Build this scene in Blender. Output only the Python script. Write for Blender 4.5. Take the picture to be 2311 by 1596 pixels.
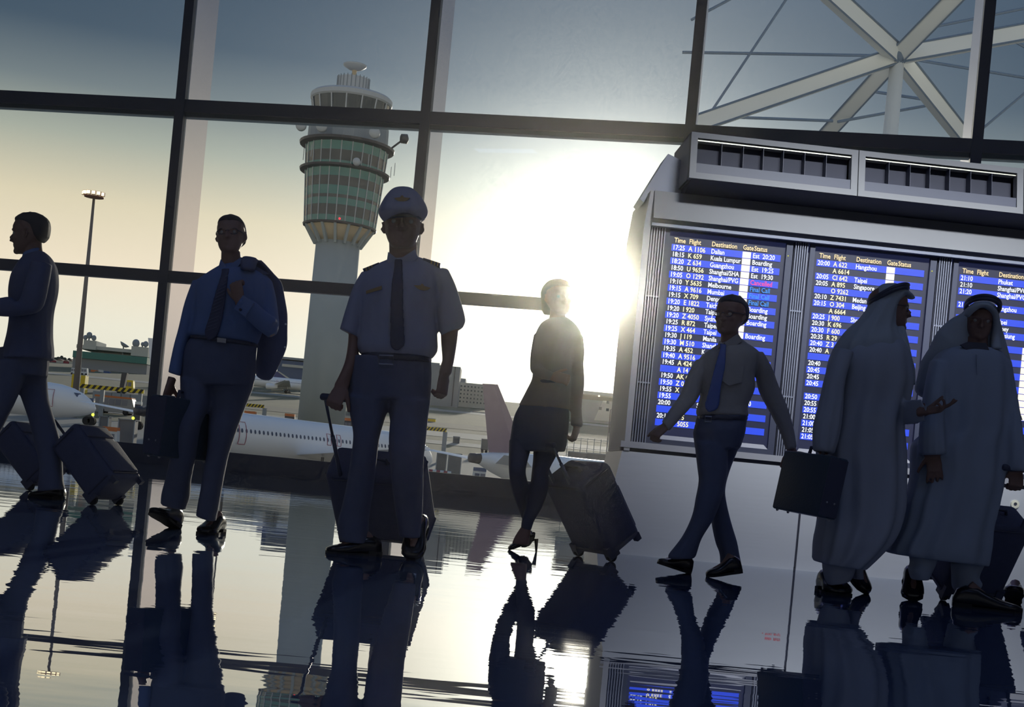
import bpy, bmesh, math, random
from mathutils import Vector, Matrix
random.seed(7)
for _o in list(bpy.data.objects):
    bpy.data.objects.remove(_o)
scene = bpy.context.scene
COL = scene.collection

# ------------------------------------------------------------------ camera
W, H = 2311.0, 1596.0
F = 3000.0                      # focal length in pixels of the full frame
EYE = 0.48                      # camera height above the hall floor
ROLL = math.atan(0.095)
CA, SA = math.cos(ROLL), math.sin(ROLL)
PPX, PPY = 1130.0, 1067.6       # principal point (lies on the horizon, lens shifted up)
cam_data = bpy.data.cameras.new('camera')
cam_data.sensor_width = 36.0
cam_data.lens = F / W * 36.0
cam_data.shift_x = (W / 2 - PPX) / W
cam_data.shift_y = (PPY - H / 2) / W
cam_data.clip_end = 6000
camera = bpy.data.objects.new('camera', cam_data)
COL.objects.link(camera)
camera.matrix_world = Matrix(((CA, -SA, 0, 0), (0, 0, -1, 0), (SA, CA, 0, EYE), (0, 0, 0, 1)))
scene.camera = camera

def lin(c):
    out = []
    for v in c[:3]:
        v = v / 255.0
        out.append(v / 12.92 if v <= 0.04045 else ((v + 0.055) / 1.055) ** 2.4)
    return tuple(out) + (1.0,)

def ray(px, py):
    dx, dy = px - PPX, py - PPY
    return Vector(((dx * CA + dy * SA) / F, 1.0, (dx * SA - dy * CA) / F))

SUN_DIR = ray(1380, 652).normalized()      # towards the sun

# ------------------------------------------------------------------ world: evening sky
world = bpy.data.worlds.new('evening_sky')
scene.world = world
world.use_nodes = True
nt = world.node_tree
nt.nodes.clear()
def N(tree, kind, **kw):
    n = tree.nodes.new(kind)
    for k, v in kw.items():
        setattr(n, k, v)
    return n
out = N(nt, 'ShaderNodeOutputWorld')
bg = N(nt, 'ShaderNodeBackground')
tc = N(nt, 'ShaderNodeTexCoord')
sep = N(nt, 'ShaderNodeSeparateXYZ')
nt.links.new(tc.outputs['Generated'], sep.inputs[0])
asin = N(nt, 'ShaderNodeMath', operation='ARCSINE')
nt.links.new(sep.outputs['Z'], asin.inputs[0])
mr = N(nt, 'ShaderNodeMapRange')
mr.inputs['From Min'].default_value = 0.0
mr.inputs['From Max'].default_value = math.radians(40)
nt.links.new(asin.outputs[0], mr.inputs['Value'])
ramp = N(nt, 'ShaderNodeValToRGB')
els = ramp.color_ramp.elements
SKY = [(0, (230, 228, 212)), (4.5, (240, 235, 216)), (7, (243, 228, 202)), (9.5, (224, 213, 184)), (12, (168, 174, 162)),
       (14, (116, 128, 133)), (16.2, (70, 88, 105)), (19, (60, 79, 99)), (26, (66, 88, 116)), (40, (86, 112, 148))]
els[0].position = 0; els[0].color = lin(SKY[0][1])
els[1].position = 1; els[1].color = lin(SKY[-1][1])
for d, c in SKY[1:-1]:
    e = els.new(d / 40.0); e.color = lin(c)
nt.links.new(mr.outputs[0], ramp.inputs[0])
# glow around the sun
dot = N(nt, 'ShaderNodeVectorMath', operation='DOT_PRODUCT')
nrm = N(nt, 'ShaderNodeVectorMath', operation='NORMALIZE')
nt.links.new(tc.outputs['Generated'], nrm.inputs[0])
nt.links.new(nrm.outputs[0], dot.inputs[0])
dot.inputs[1].default_value = SUN_DIR
acos = N(nt, 'ShaderNodeMath', operation='ARCCOSINE')
nt.links.new(dot.outputs['Value'], acos.inputs[0])
def glow(sigma_deg, amp, col, prev):
    d = N(nt, 'ShaderNodeMath', operation='DIVIDE'); nt.links.new(acos.outputs[0], d.inputs[0]); d.inputs[1].default_value = math.radians(sigma_deg)
    sq = N(nt, 'ShaderNodeMath', operation='POWER'); nt.links.new(d.outputs[0], sq.inputs[0]); sq.inputs[1].default_value = 1.6
    ng = N(nt, 'ShaderNodeMath', operation='MULTIPLY'); nt.links.new(sq.outputs[0], ng.inputs[0]); ng.inputs[1].default_value = -1
    ex = N(nt, 'ShaderNodeMath', operation='EXPONENT'); nt.links.new(ng.outputs[0], ex.inputs[0])
    am = N(nt, 'ShaderNodeMath', operation='MULTIPLY'); nt.links.new(ex.outputs[0], am.inputs[0]); am.inputs[1].default_value = amp
    sc = N(nt, 'ShaderNodeVectorMath', operation='SCALE'); sc.inputs[0].default_value = col[:3]; nt.links.new(am.outputs[0], sc.inputs['Scale'])
    ad = N(nt, 'ShaderNodeVectorMath', operation='ADD'); nt.links.new(prev, ad.inputs[0]); nt.links.new(sc.outputs[0], ad.inputs[1])
    return ad.outputs[0]
c = ramp.outputs[0]
c = glow(11.5, 0.3, (0.8, 0.92, 1.0), c)
c = glow(7.5, 0.35, (1.0, 0.95, 0.8), c)
c = glow(4.2, 2.0, (1.0, 0.97, 0.82), c)
c = glow(1.0, 14.0, (1.0, 0.95, 0.8), c)
nt.links.new(c, bg.inputs['Color'])
bg.inputs['Strength'].default_value = 1.0
nt.links.new(bg.outputs[0], out.inputs['Surface'])

# ------------------------------------------------------------------ sun
sun_data = bpy.data.lights.new('low_sun', 'SUN')
sun_data.energy = 2.6
sun_data.angle = math.radians(1.2)
sun_data.color = (1.0, 0.92, 0.76)
sun = bpy.data.objects.new('low_sun', sun_data)
COL.objects.link(sun)
sun.rotation_euler = SUN_DIR.to_track_quat('Z', 'Y').to_euler()

# ------------------------------------------------------------------ exposure
vs = scene.view_settings
vs.view_transform = 'Standard'
vs.look = 'None'
vs.exposure = 0.0
vs.gamma = 1.0
vs.use_curve_mapping = False
scene.cycles.use_denoising = True
scene.cycles.max_bounces = 5
scene.cycles.diffuse_bounces = 2
scene.cycles.glossy_bounces = 3
scene.cycles.use_adaptive_sampling = True
scene.cycles.adaptive_threshold = 0.035
scene.cycles.adaptive_min_samples = 24
scene.cycles.transparent_max_bounces = 16
scene.cycles.volume_bounces = 0

# ------------------------------------------------------------------ materials
def mat(name, rgb, rough=0.6, metal=0.0, var=0.12, vscale=6.0, bump=0.0, bscale=60.0, spec=0.5, srgb=True, stretch=None):
    m = bpy.data.materials.new(name)
    m.use_nodes = True
    t = m.node_tree
    p = t.nodes['Principled BSDF']
    col = lin(rgb) if srgb else tuple(rgb) + (1.0,)
    p.inputs['Roughness'].default_value = rough
    p.inputs['Metallic'].default_value = metal
    p.inputs['Specular IOR Level'].default_value = spec
    co = N(t, 'ShaderNodeTexCoord')
    mp = N(t, 'ShaderNodeMapping')
    if stretch:
        mp.inputs['Scale'].default_value = stretch
    t.links.new(co.outputs['Object'], mp.inputs[0])
    nz = N(t, 'ShaderNodeTexNoise')
    nz.inputs['Scale'].default_value = vscale
    nz.inputs['Detail'].default_value = 4
    t.links.new(mp.outputs[0], nz.inputs['Vector'])
    mx = N(t, 'ShaderNodeMix', data_type='RGBA')
    mx.inputs['A'].default_value = tuple(v * (1 - var) for v in col[:3]) + (1,)
    mx.inputs['B'].default_value = tuple(min(1, v * (1 + var)) for v in col[:3]) + (1,)
    t.links.new(nz.outputs['Fac'], mx.inputs['Factor'])
    t.links.new(mx.outputs['Result'], p.inputs['Base Color'])
    if bump:
        nb = N(t, 'ShaderNodeTexNoise')
        nb.inputs['Scale'].default_value = bscale
        nb.inputs['Detail'].default_value = 3
        t.links.new(mp.outputs[0], nb.inputs['Vector'])
        b = N(t, 'ShaderNodeBump')
        b.inputs['Strength'].default_value = bump
        b.inputs['Distance'].default_value = 0.01
        t.links.new(nb.outputs['Fac'], b.inputs['Height'])
        t.links.new(b.outputs[0], p.inputs['Normal'])
    return m

def emis(name, rgb, strength):
    m = bpy.data.materials.new(name)
    m.use_nodes = True
    t = m.node_tree
    p = t.nodes['Principled BSDF']
    p.inputs['Base Color'].default_value = (0.01, 0.01, 0.015, 1)
    p.inputs['Emission Color'].default_value = lin(rgb)
    p.inputs['Emission Strength'].default_value = strength
    p.inputs['Roughness'].default_value = 0.4
    m.cycles.emission_sampling = 'NONE'      # small sources: found by bounced rays only, keeps the light list short
    return m

M = {}
M['frame'] = mat('dark_frame_metal', (74, 88, 122), 0.45, 0.0, 0.08, 2)
M['fin'] = mat('pale_fin_metal', (244, 234, 240), 0.25, 0.9, 0.04, 0.8)
M['lip'] = mat('blue_grey_lip', (70, 92, 112), 0.4, 0.0, 0.06, 2)
M['ceiling'] = mat('ceiling_paint', (120, 128, 140), 0.9)
M['wall'] = mat('hall_wall_paint', (112, 118, 130), 0.9)
# dark polished floor
def floor_mat():
    m = bpy.data.materials.new('polished_wet_floor'); m.use_nodes = True
    t = m.node_tree; t.nodes.clear()
    o = N(t, 'ShaderNodeOutputMaterial')
    d = N(t, 'ShaderNodeBsdfDiffuse'); d.inputs['Color'].default_value = lin((70, 88, 124))
    g = N(t, 'ShaderNodeBsdfGlossy'); g.inputs['Roughness'].default_value = 0.012
    g.inputs['Color'].default_value = (0.93, 0.95, 0.97, 1)
    mx = N(t, 'ShaderNodeMixShader')
    lw = N(t, 'ShaderNodeFresnel'); lw.inputs['IOR'].default_value = 2.6
    mr = N(t, 'ShaderNodeMapRange'); mr.inputs['To Min'].default_value = 0.35; mr.inputs['To Max'].default_value = 1.0
    t.links.new(lw.outputs[0], mr.inputs['Value'])
    t.links.new(mr.outputs[0], mx.inputs[0])
    t.links.new(d.outputs[0], mx.inputs[1]); t.links.new(g.outputs[0], mx.inputs[2])
    co = N(t, 'ShaderNodeTexCoord'); mp = N(t, 'ShaderNodeMapping'); mp.inputs['Scale'].default_value = (0.55, 2.2, 1)
    t.links.new(co.outputs['Object'], mp.inputs[0])
    nz = N(t, 'ShaderNodeTexNoise'); nz.inputs['Scale'].default_value = 1.6; nz.inputs['Detail'].default_value = 3
    t.links.new(mp.outputs[0], nz.inputs['Vector'])
    b = N(t, 'ShaderNodeBump'); b.inputs['Strength'].default_value = 0.35; b.inputs['Distance'].default_value = 0.004
    t.links.new(nz.outputs['Fac'], b.inputs['Height'])
    t.links.new(b.outputs[0], g.inputs['Normal'])
    t.links.new(mx.outputs[0], o.inputs[0])
    return m
M['floor'] = floor_mat()
def glass_mat(name, tint, refl):
    m = bpy.data.materials.new(name); m.use_nodes = True
    t = m.node_tree; t.nodes.clear()
    o = N(t, 'ShaderNodeOutputMaterial')
    tr = N(t, 'ShaderNodeBsdfTransparent'); tr.inputs['Color'].default_value = tint
    g = N(t, 'ShaderNodeBsdfGlossy'); g.inputs['Roughness'].default_value = 0.01
    mx = N(t, 'ShaderNodeMixShader'); mx.inputs[0].default_value = refl
    fr = N(t, 'ShaderNodeFresnel'); fr.inputs['IOR'].default_value = 1.25
    t.links.new(fr.outputs[0], mx.inputs[0])
    t.links.new(tr.outputs[0], mx.inputs[1]); t.links.new(g.outputs[0], mx.inputs[2])
    t.links.new(mx.outputs[0], o.inputs[0])
    return m
M['glass'] = glass_mat('window_glass', (0.985, 0.99, 0.985, 1), 0.03)

# ------------------------------------------------------------------ mesh helpers
def linkobj(name, me, m=None, parent=None, loc=None):
    o = bpy.data.objects.new(name, me)
    COL.objects.link(o)
    if m is not None and me is not None:
        me.materials.clear(); me.materials.append(m)
    if parent is not None:
        o.parent = parent
    if loc is not None:
        o.location = loc
    return o

def tag(o, label=None, cat=None, group=None, kind=None):
    if label: o['label'] = label
    if cat: o['category'] = cat
    if group: o['group'] = group
    if kind: o['kind'] = kind
    return o

def thing(name, label, cat, loc=(0, 0, 0), rotz=0.0, group=None, matrix=None):
    o = bpy.data.objects.new(name, None)
    COL.objects.link(o)
    o.empty_display_size = 0.2
    if matrix is not None:
        o.matrix_world = matrix
    else:
        o.location = loc
        o.rotation_euler = (0, 0, rotz)
    return tag(o, label, cat, group)

class MB:
    """collects shapes for one mesh"""
    def __init__(self):
        self.v, self.f = [], []
    def add(self, vs, fs):
        n = len(self.v)
        self.v += [tuple(p) for p in vs]
        self.f += [tuple(i + n for i in q) for q in fs]
        return self
    def box(self, x0, x1, y0, y1, z0, z1, mtx=None):
        vs = [Vector((x, y, z)) for x in (x0, x1) for y in (y0, y1) for z in (z0, z1)]
        if mtx is not None: vs = [mtx @ p for p in vs]
        return self.add(vs, [(0, 1, 3, 2), (4, 6, 7, 5), (0, 4, 5, 1), (2, 3, 7, 6), (0, 2, 6, 4), (1, 5, 7, 3)])
    def prism(self, poly, a, b):
        """poly: list of 3D points (front); extruded by vector from a to b offsets"""
        n = len(poly)
        vs = [Vector(p) + a for p in poly] + [Vector(p) + b for p in poly]
        fs = [tuple(range(n)), tuple(reversed(range(n, 2 * n)))]
        fs += [(i, (i + 1) % n + 0, (i + 1) % n + n, i + n) for i in range(n)]
        return self.add(vs, fs)
    def tube(self, pts, radii, seg=10, closed_ends=True):
        pts = [Vector(p) for p in pts]
        if not isinstance(radii, (list, tuple)): radii = [radii] * len(pts)
        rings = []
        up = None
        for i, p in enumerate(pts):
            d = (pts[min(i + 1, len(pts) - 1)] - pts[max(i - 1, 0)])
            if d.length < 1e-9: d = Vector((0, 0, 1))
            d.normalize()
            if up is None:
                up = Vector((0, 0, 1)) if abs(d.z) < 0.9 else Vector((1, 0, 0))
            a = d.cross(up)
            if a.length < 1e-6: a = d.cross(Vector((1, 0.3, 0)))
            a.normalize(); b = d.cross(a).normalized(); up = -b if False else up
            rings.append([p + (a * math.cos(t) + b * math.sin(t)) * radii[i] for t in [2 * math.pi * k / seg for k in range(seg)]])
        return self.rings(rings)
    def rings(self, rings, cap=True, closed=True):
        n = len(rings[0]); vs = [p for r in rings for p in r]; fs = []
        for i in range(len(rings) - 1):
            for k in range(n if closed else n - 1):
                a, b = i * n + k, i * n + (k + 1) % n
                fs.append((a, b, b + n, a + n))
        if cap:
            fs.append(tuple(reversed(range(n))))
            fs.append(tuple(range((len(rings) - 1) * n, len(rings) * n)))
        return self.add(vs, fs)
    def lathe(self, prof, seg=24, center=(0, 0, 0), axis='Z'):
        c = Vector(center); rings = []
        for r, h in prof:
            ring = []
            for k in range(seg):
                t = 2 * math.pi * k / seg
                if axis == 'Z': q = Vector((r * math.cos(t), r * math.sin(t), h))
                elif axis == 'X': q = Vector((h, r * math.cos(t), r * math.sin(t)))
                else: q = Vector((r * math.cos(t), h, r * math.sin(t)))
                ring.append(c + q)
            rings.append(ring)
        return self.rings(rings)
    def ball(self, c, rx, ry=None, rz=None, seg=12, rows=8, mtx=None):
        ry = rx if ry is None else ry; rz = rx if rz is None else rz
        rings = []
        for i in range(rows + 1):
            a = math.pi * (i + 0.02) / (rows + 0.04) - math.pi / 2
            rings.append([Vector((rx * math.cos(a) * math.cos(2 * math.pi * k / seg), ry * math.cos(a) * math.sin(2 * math.pi * k / seg), rz * math.sin(a))) for k in range(seg)])
        c = Vector(c)
        rings = [[(mtx @ p if mtx is not None else p) + c for p in r] for r in rings]
        return self.rings(rings)
    def mesh(self, name, smooth=False, recalc=True):
        me = bpy.data.meshes.new(name)
        me.from_pydata(self.v, [], self.f)
        if recalc:
            bm = bmesh.new(); bm.from_mesh(me)
            bmesh.ops.recalc_face_normals(bm, faces=bm.faces)
            bm.to_mesh(me); bm.free()
        if smooth:
            me.polygons.foreach_set('use_smooth', [True] * len(me.polygons))
        me.update()
        return me
    def build(self, name, m, parent=None, smooth=False, off=None, kind=None, label=None):
        if off is not None:
            off = Vector(off)
            self.v = [tuple(Vector(p) - off) for p in self.v]
        o = linkobj(name, self.mesh(name, smooth), m, parent)
        if kind: o['kind'] = kind
        if label: o['label'] = label
        return o

PENDING = []
def remesh_part(name, mb, m, parent, off, voxel=0.01, smooth_it=3, label=None):
    off = Vector(off)
    mb.v = [tuple(Vector(p) - off) for p in mb.v]
    o = linkobj(name, mb.mesh(name, False, True), m, parent)
    r = o.modifiers.new('union', 'REMESH'); r.mode = 'VOXEL'; r.voxel_size = voxel; r.adaptivity = 0.0
    if smooth_it:
        s = o.modifiers.new('smooth', 'SMOOTH'); s.factor = 0.5; s.iterations = smooth_it
    if label: o['label'] = label
    PENDING.append(o)
    return o
def flush_pending():
    dg = bpy.context.evaluated_depsgraph_get()
    for o in PENDING:
        mt = o.data.materials[0]
        me = bpy.data.meshes.new_from_object(o.evaluated_get(dg))
        me.polygons.foreach_set('use_smooth', [True] * len(me.polygons))
        me.materials.clear(); me.materials.append(mt)
        me.update()
        o['_m'] = 1
        NEW.append((o, me))
    for o, me in NEW:
        o.modifiers.clear(); o.data = me
        del o['_m']
    PENDING.clear(); NEW.clear()
NEW = []

def rbox(name, x, y, z, bev, m, parent, loc=(0, 0, 0), seg=3):
    """rounded box centred on loc, half sizes x,y,z"""
    bm = bmesh.new()
    bmesh.ops.create_cube(bm, size=2.0)
    for v in bm.verts: v.co = Vector((v.co.x * x, v.co.y * y, v.co.z * z))
    bmesh.ops.bevel(bm, geom=list(bm.edges), offset=bev, segments=seg, profile=0.5, affect='EDGES')
    for v in bm.verts: v.co += Vector(loc)
    me = bpy.data.meshes.new(name); bm.to_mesh(me); bm.free()
    me.polygons.foreach_set('use_smooth', [True] * len(me.polygons))
    return linkobj(name, me, m, parent)

# pixel -> place helpers (a pixel gives a direction, the distance comes from what it touches)
def at(px, py, Z):
    return Vector((0, 0, EYE)) + ray(px, py) * Z
def floorZ(px, py):
    return EYE / (-ray(px, py).z)
def floor_pt(px, py):
    p = at(px, py, floorZ(px, py)); p.z = 0; return p

# ------------------------------------------------------------------ the hall: floor, window wall, walls, ceiling
PSI = math.radians(9.46)
E1 = Vector((math.cos(PSI), -math.sin(PSI), 0)); EN = Vector((math.sin(PSI), math.cos(PSI), 0))
WP = Vector((0, 26.2, 0))
def wall_at(px, py):
    d = ray(px, py); o = Vector((0, 0, EYE))
    t = (WP - o).dot(EN) / d.dot(EN)
    p = o + d * t
    return (p - WP).dot(E1), p.z
def wbox(name, s0, s1, n0, n1, z0, z1, m, kind='structure', label=None, parent=None):
    mb = MB(); mb.box(s0, s1, n0, n1, z0, z1)
    o = mb.build(name, m, parent)
    if parent is None:
        o.location = WP; o.rotation_euler = (0, 0, -PSI)
    if kind and parent is None: o['kind'] = kind
    if label: o['label'] = label
    return o
S0, S1 = -24.0, 22.0
fl = MB(); pa = WP + E1 * S0 - EN * 0.02; pb = WP + E1 * S1 - EN * 0.02
fl.prism([(pa.x, -12, 0), (pb.x, -12, 0), (pb.x, pb.y, 0), (pa.x, pa.y, 0)], Vector((0, 0, -0.3)), Vector((0, 0, 0)))
o = fl.build('floor', M['floor']); tag(o, 'dark polished floor mirroring the window and travellers', None, None, 'structure')
zt1a, zt1b = wall_at(640, 275)[1], wall_at(640, 238)[1]
zt1m = wall_at(640, 266)[1]
zt2a, zt2b = wall_at(640, 657)[1], wall_at(640, 631)[1]
zsill = wall_at(600, 1029)[1]
TOP = 13.0
ms = [wall_at(*q)[0] for q in ((400, 243), (951, 268), (1545, 300), (2190, 330))]
pitch = (ms[3] - ms[0]) / 3.0
mw = 0.2
mull = [ms[0] - pitch * 2, ms[0] - pitch, ms[0], ms[1], ms[2], ms[3], ms[3] + pitch, ms[3] + 2 * pitch]
n = 0
for i, s in enumerate(mull):
    n += 1
    o = wbox('trim_%d' % n, s, s + mw, -0.12, 0.06, zsill - 0.02, TOP, M['frame']); tag(o, 'dark upright mullion of the tall window, number %d from the left' % (i + 1))
    n += 1
    o = wbox('trim_%d' % n, s + 0.02, s + mw - 0.02, 0.1, 1.2, -0.3, TOP, M['fin']); tag(o, 'pale outer fin behind the window mullion, number %d from the left' % (i + 1))
for z0, z1, lab in ((zt1m, zt1b, 'upper'), (zt2a, zt2b, 'lower')):
    n += 1
    o = wbox('trim_%d' % n, S0, S1, -0.1, 0.07, z0, z1, M['frame']); tag(o, 'long dark %s transom across the window wall' % lab)
n += 1
o = wbox('trim_%d' % n, S0, S1, -0.02, 0.2, zt1a, zt1m, M['lip']); tag(o, 'thin blue grey lip under the upper transom')
n += 1
o = wbox('trim_%d' % n, S0, S1, -0.16, 0.1, 0.0, zsill, M['frame']); tag(o, 'low dark sill along the foot of the window wall')
k = 0
edges = mull
for i in range(len(mull) - 1):
    for z0, z1 in ((zsill, zt2a), (zt2b, zt1a), (zt1b, TOP)):
        k += 1
        o = wbox('window_%d' % k, mull[i] + mw, mull[i + 1], 0.015, 0.03, z0, z1, M['glass'])
        o['label'] = 'large clear window pane, bay %d from the left, %s row' % (i + 1, 'bottom' if z0 == zsill else 'middle' if z1 == zt1a else 'top')
mb = MB(); mb.box(pa.x - 0.3, pb.x + 0.3, -12.3, 31, TOP, TOP + 0.3)
tag(mb.build('ceiling', M['ceiling']), 'plain grey hall ceiling high above the travellers', None, None, 'structure')
mb = MB(); mb.box(pa.x - 0.3, pa.x, -12, pa.y + 0.1, -0.3, TOP); tag(mb.build('wall_left', M['wall']), 'plain side wall left of the window', None, None, 'structure')
mb = MB(); mb.box(pb.x, pb.x + 0.3, -12, pb.y + 0.1, -0.3, TOP); tag(mb.build('wall_right', M['wall']), 'plain side wall right of the window', None, None, 'structure')
mb = MB(); mb.box(pa.x - 0.3, pb.x + 0.3, -12.3, -12, -0.3, TOP); tag(mb.build('wall_back', M['wall']), 'plain rear wall of the hall facing the window', None, None, 'structure')

# unseen fill lamps added to light the figures and the board
M['lamp_case'] = mat('lamp_case', (150, 152, 158), 0.5)
M['lamp_face'] = emis('lamp_diffuser', (205, 220, 255), 1.5)
def fill_lamp(x, y, z, sx, sy, watts, aim=None, label='', spread=160, col=(0.3, 0.47, 1.0)):
    t = thing('fill_lamp', label, 'lamp', (x, y, z), 0, 'added fill lamps')
    if aim is not None:
        d = (Vector((x, y, z)) - Vector(aim)).normalized()
        t.rotation_euler = d.to_track_quat('Z', 'Y').to_euler()
    mb = MB(); mb.box(-sx / 2 - .05, sx / 2 + .05, -sy / 2 - .05, sy / 2 + .05, 0.02, 0.16); mb.build('housing', M['lamp_case'], t)
    mb = MB(); mb.box(-sx / 2, sx / 2, -sy / 2, sy / 2, 0.0, 0.02); mb.build('diffuser', M['lamp_face'], t)
    if z < TOP - 0.5:
        mt = t.rotation_euler.to_matrix().inverted()
        mb = MB()
        for q in (-1, 1):
            a = Vector((q * sx * 0.4, 0, 0.1)); b = a + mt @ Vector((0, 0, TOP - z - 0.1))
            mb.tube([a, b], 0.015, 6)
        mb.build('hanger', M['lamp_case'], t)
    ld = bpy.data.lights.new('lamp_light', 'AREA'); ld.shape = 'RECTANGLE'; ld.size = sx; ld.size_y = sy; ld.energy = watts; ld.color = col
    ld.spread = math.radians(spread)
    lo = bpy.data.objects.new('lamp_light', ld); COL.objects.link(lo); lo.parent = t; lo.location = (0, 0, -0.01)
    return t
LAMPW = 36.0  # power of the added bluish fill that lifts the dark clothes
for i, (x, y) in enumerate(((-9, -6), (0, -6), (9, -6), (-9, 3), (0, 3), (9, 3))):
    fill_lamp(x, y, TOP - 0.17, 2.4, 0.6, LAMPW, None, 'added ceiling fill lamp %s, %s row' % (('at left', 'in the middle', 'at right')[i % 3], 'rear' if y < 0 else 'front'))

# ------------------------------------------------------------------ flight information board
BYAW = math.radians(3.4)
BP = floor_pt(1450, 1255)
BX = Vector((math.cos(BYAW), math.sin(BYAW), 0)); BY = Vector((-math.sin(BYAW), math.cos(BYAW), 0))
def on_board(px, py, off=0.0):
    d = ray(px, py); o = Vector((0, 0, EYE))
    t = (BP + BY * off - o).dot(BY) / d.dot(BY)
    p = o + d * t
    return (p - BP).dot(BX), p.z
M['steel'] = mat('brushed_grey_panel', (176, 178, 186), 0.45, 0.15, 0.05, 3.0, 0.05, 200, stretch=(1, 1, 20))
M['steel_dark'] = mat('grey_fascia', (142, 142, 150), 0.55, 0.0, 0.05, 3.0)
M['fascia'] = mat('grey_fascia_sheet', (106, 107, 112), 0.55, 0.0, 0.05, 3.0)
M['bezel'] = mat('dark_bezel', (50, 54, 74), 0.5, 0.0, 0.06, 3.0)
M['recess'] = mat('dark_recess', (44, 46, 62), 0.7)
M['louver'] = mat('louvre_metal', (120, 124, 140), 0.4, 0.2)
M['screen'] = emis('screen_dark', (38, 44, 80), 0.55)
M['row_blue'] = emis('screen_blue_row', (44, 78, 236), 1.0)
M['txt_white'] = emis('screen_white_text', (246, 250, 255), 1.25)
M['txt_cream'] = emis('screen_cream_text', (255, 226, 170), 1.1)
M['txt_yellow'] = emis('screen_pale_yellow_text', (255, 246, 196), 1.15)
M['txt_pink'] = emis('screen_pink_text', (255, 74, 150), 1.0)
M['txt_blue'] = emis('screen_light_blue_text', (52, 150, 255), 1.0)
M['cell'] = emis('screen_white_cell', (255, 246, 232), 1.1)
M['led_y'] = emis('small_yellow_led', (230, 230, 60), 1.2)
M['red_print'] = mat('red_print', (214, 96, 104), 0.7)
M['chrome'] = mat('lock_chrome', (236, 232, 214), 0.3, 0.3)

board = thing('flight_information_board', 'large grey flight information board with three blue lit departure screens', 'information board', BP, BYAW)
ul0 = on_board(1455, 520)[0]                    # left end of the upper part
UR = on_board(1532, 559)[0]; DU = on_board(1859, 596)[0] - UR   # screen pitch
_u0, _u1 = on_board(1556, 392, -0.28)[0], on_board(1937, 432, -0.28)[0]
uend = max(ul0 + DU * 3 + 0.14, _u0 + 3 * (_u1 - _u0) + 0.03)
zled = on_board(1600, 1035)[1]                  # top of the lower slab
zled2 = on_board(1600, 1015)[1]                 # ledge top
zfas0 = on_board(1470, 512)[1]; zfas1 = on_board(1462, 431)[1]
# carcass behind the screens
mb = MB(); mb.box(ul0, uend, 0.03, 0.75, zled, zfas0 + 0.02); mb.build('carcass', M['steel_dark'], board)
# lower slab of separate panels, flared at the left foot
useam = on_board(1797, 1225)[0]
ulA = on_board(1404, 1008)[0]; ulB = on_board(1345, 1262)[0]
seams = [useam, useam + 1.06, uend]
prev_t, prev_b = ulA, ulB
for i, u in enumerate(seams):
    mb = MB()
    mb.prism([(prev_t, -0.02, zled - 0.004), (u - 0.008, -0.02, zled - 0.004), (u - 0.008, -0.02, 0.0), (prev_b, -0.02, 0.0)], Vector((0, 0, 0)), Vector((0, 0.78, 0)))
    mb.build('lower_panel', M['steel'], board)
    prev_t = prev_b = u + 0.008
mb = MB(); mb.box(useam - 0.02, uend - 0.1, 0.0, 0.7, 0.02, zled - 0.02); mb.build('panel_core', M['recess'], board)
# ledge between slab and screens, two strips
mb = MB(); mb.box(ul0 - 0.03, uend + .02, -0.035, 0.06, zled + 0.022, zled2 + 0.004); mb.build('ledge', M['steel_dark'], board)
mb = MB(); mb.box(ul0 - 0.02, uend, -0.008, 0.06, zled - 0.002, zled + 0.022); mb.build('ledge_groove', M['recess'], board)
# left end post of the upper part
mb = MB(); mb.prism([(ulA + .01, 0, zled), (ul0 + 0.035, 0, zled), (ul0 + 0.035, 0, zfas1 - .002), (ul0 + .012, 0, zfas1), (ul0 - 0.012, 0, zfas0)], Vector((0, -0.03, 0)), Vector((0, 0.76, 0)))
mb.build('end_post', M['steel_dark'], board)
# fascia above the screens
mb = MB(); mb.prism([(0, -0.1, zfas0 + 0.045), (0, -0.04, zfas1), (0, 0.3, zfas1), (0, 0.3, zfas0 + 0.045)], Vector((ul0 + 0.038, 0, 0)), Vector((uend, 0, 0)))
mb.build('fascia', M['fascia'], board)
mb = MB(); mb.box(ul0 + 0.036, uend, -0.06, 0.2, zfas0, zfas0 + 0.045); mb.build('fascia_lip', M['louver'], board)
# screens and louvre strips between them
ROWP = 0.0468
def screen_v(row):      # centre of a row
    return VR - ROWP * row
VR = on_board(1532, 559)[1]
dU = lambda px, py: on_board(px, py)[0] - UR
C_TIME, C_FLT, C_DST = dU(1518, 560), dU(1556, 563), dU(1605, 568)
C_GATE0, C_GATE1, C_STA = dU(1676, 577), dU(1695, 578), dU(1697, 578)
C_END = dU(1762, 588)
def louvers(u0, u1):
    g = MB(); g.box(u0, u1, 0.0, 0.03, zled2, zfas0); g.build('louvre_back', M['recess'], board)
    nl = 6; w = (u1 - u0) / nl
    for i in range(nl):
        g = MB(); g.box(u0 + w * (i + .22), u0 + w * (i + .62), -0.02, 0.0, zled2 + 0.004, zfas0); g.build('louvre_slat', M['louver'], board)
    for zz in (0.28, 0.68):
        g = MB(); z = zled2 + (zfas0 - zled2) * zz; g.box(u0 + w * .2, u1 - w * .3, -0.014, 0.0, z - .005, z + .005); g.build('louvre_tie', M['louver'], board)
louvers(ul0 + 0.04, ul0 + 0.15)
fonts = []
def text(s, u, v, size, key, sx=0.82, align='LEFT'):
    cu = bpy.data.curves.new('txt', 'FONT'); cu.body = s; cu.size = size; cu.resolution_u = 2; cu.align_x = align; cu.offset = size * 0.018
    ob = bpy.data.objects.new('txt', cu); COL.objects.link(ob)
    fonts.append((ob, u, v - size * 0.34, sx, key))
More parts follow.
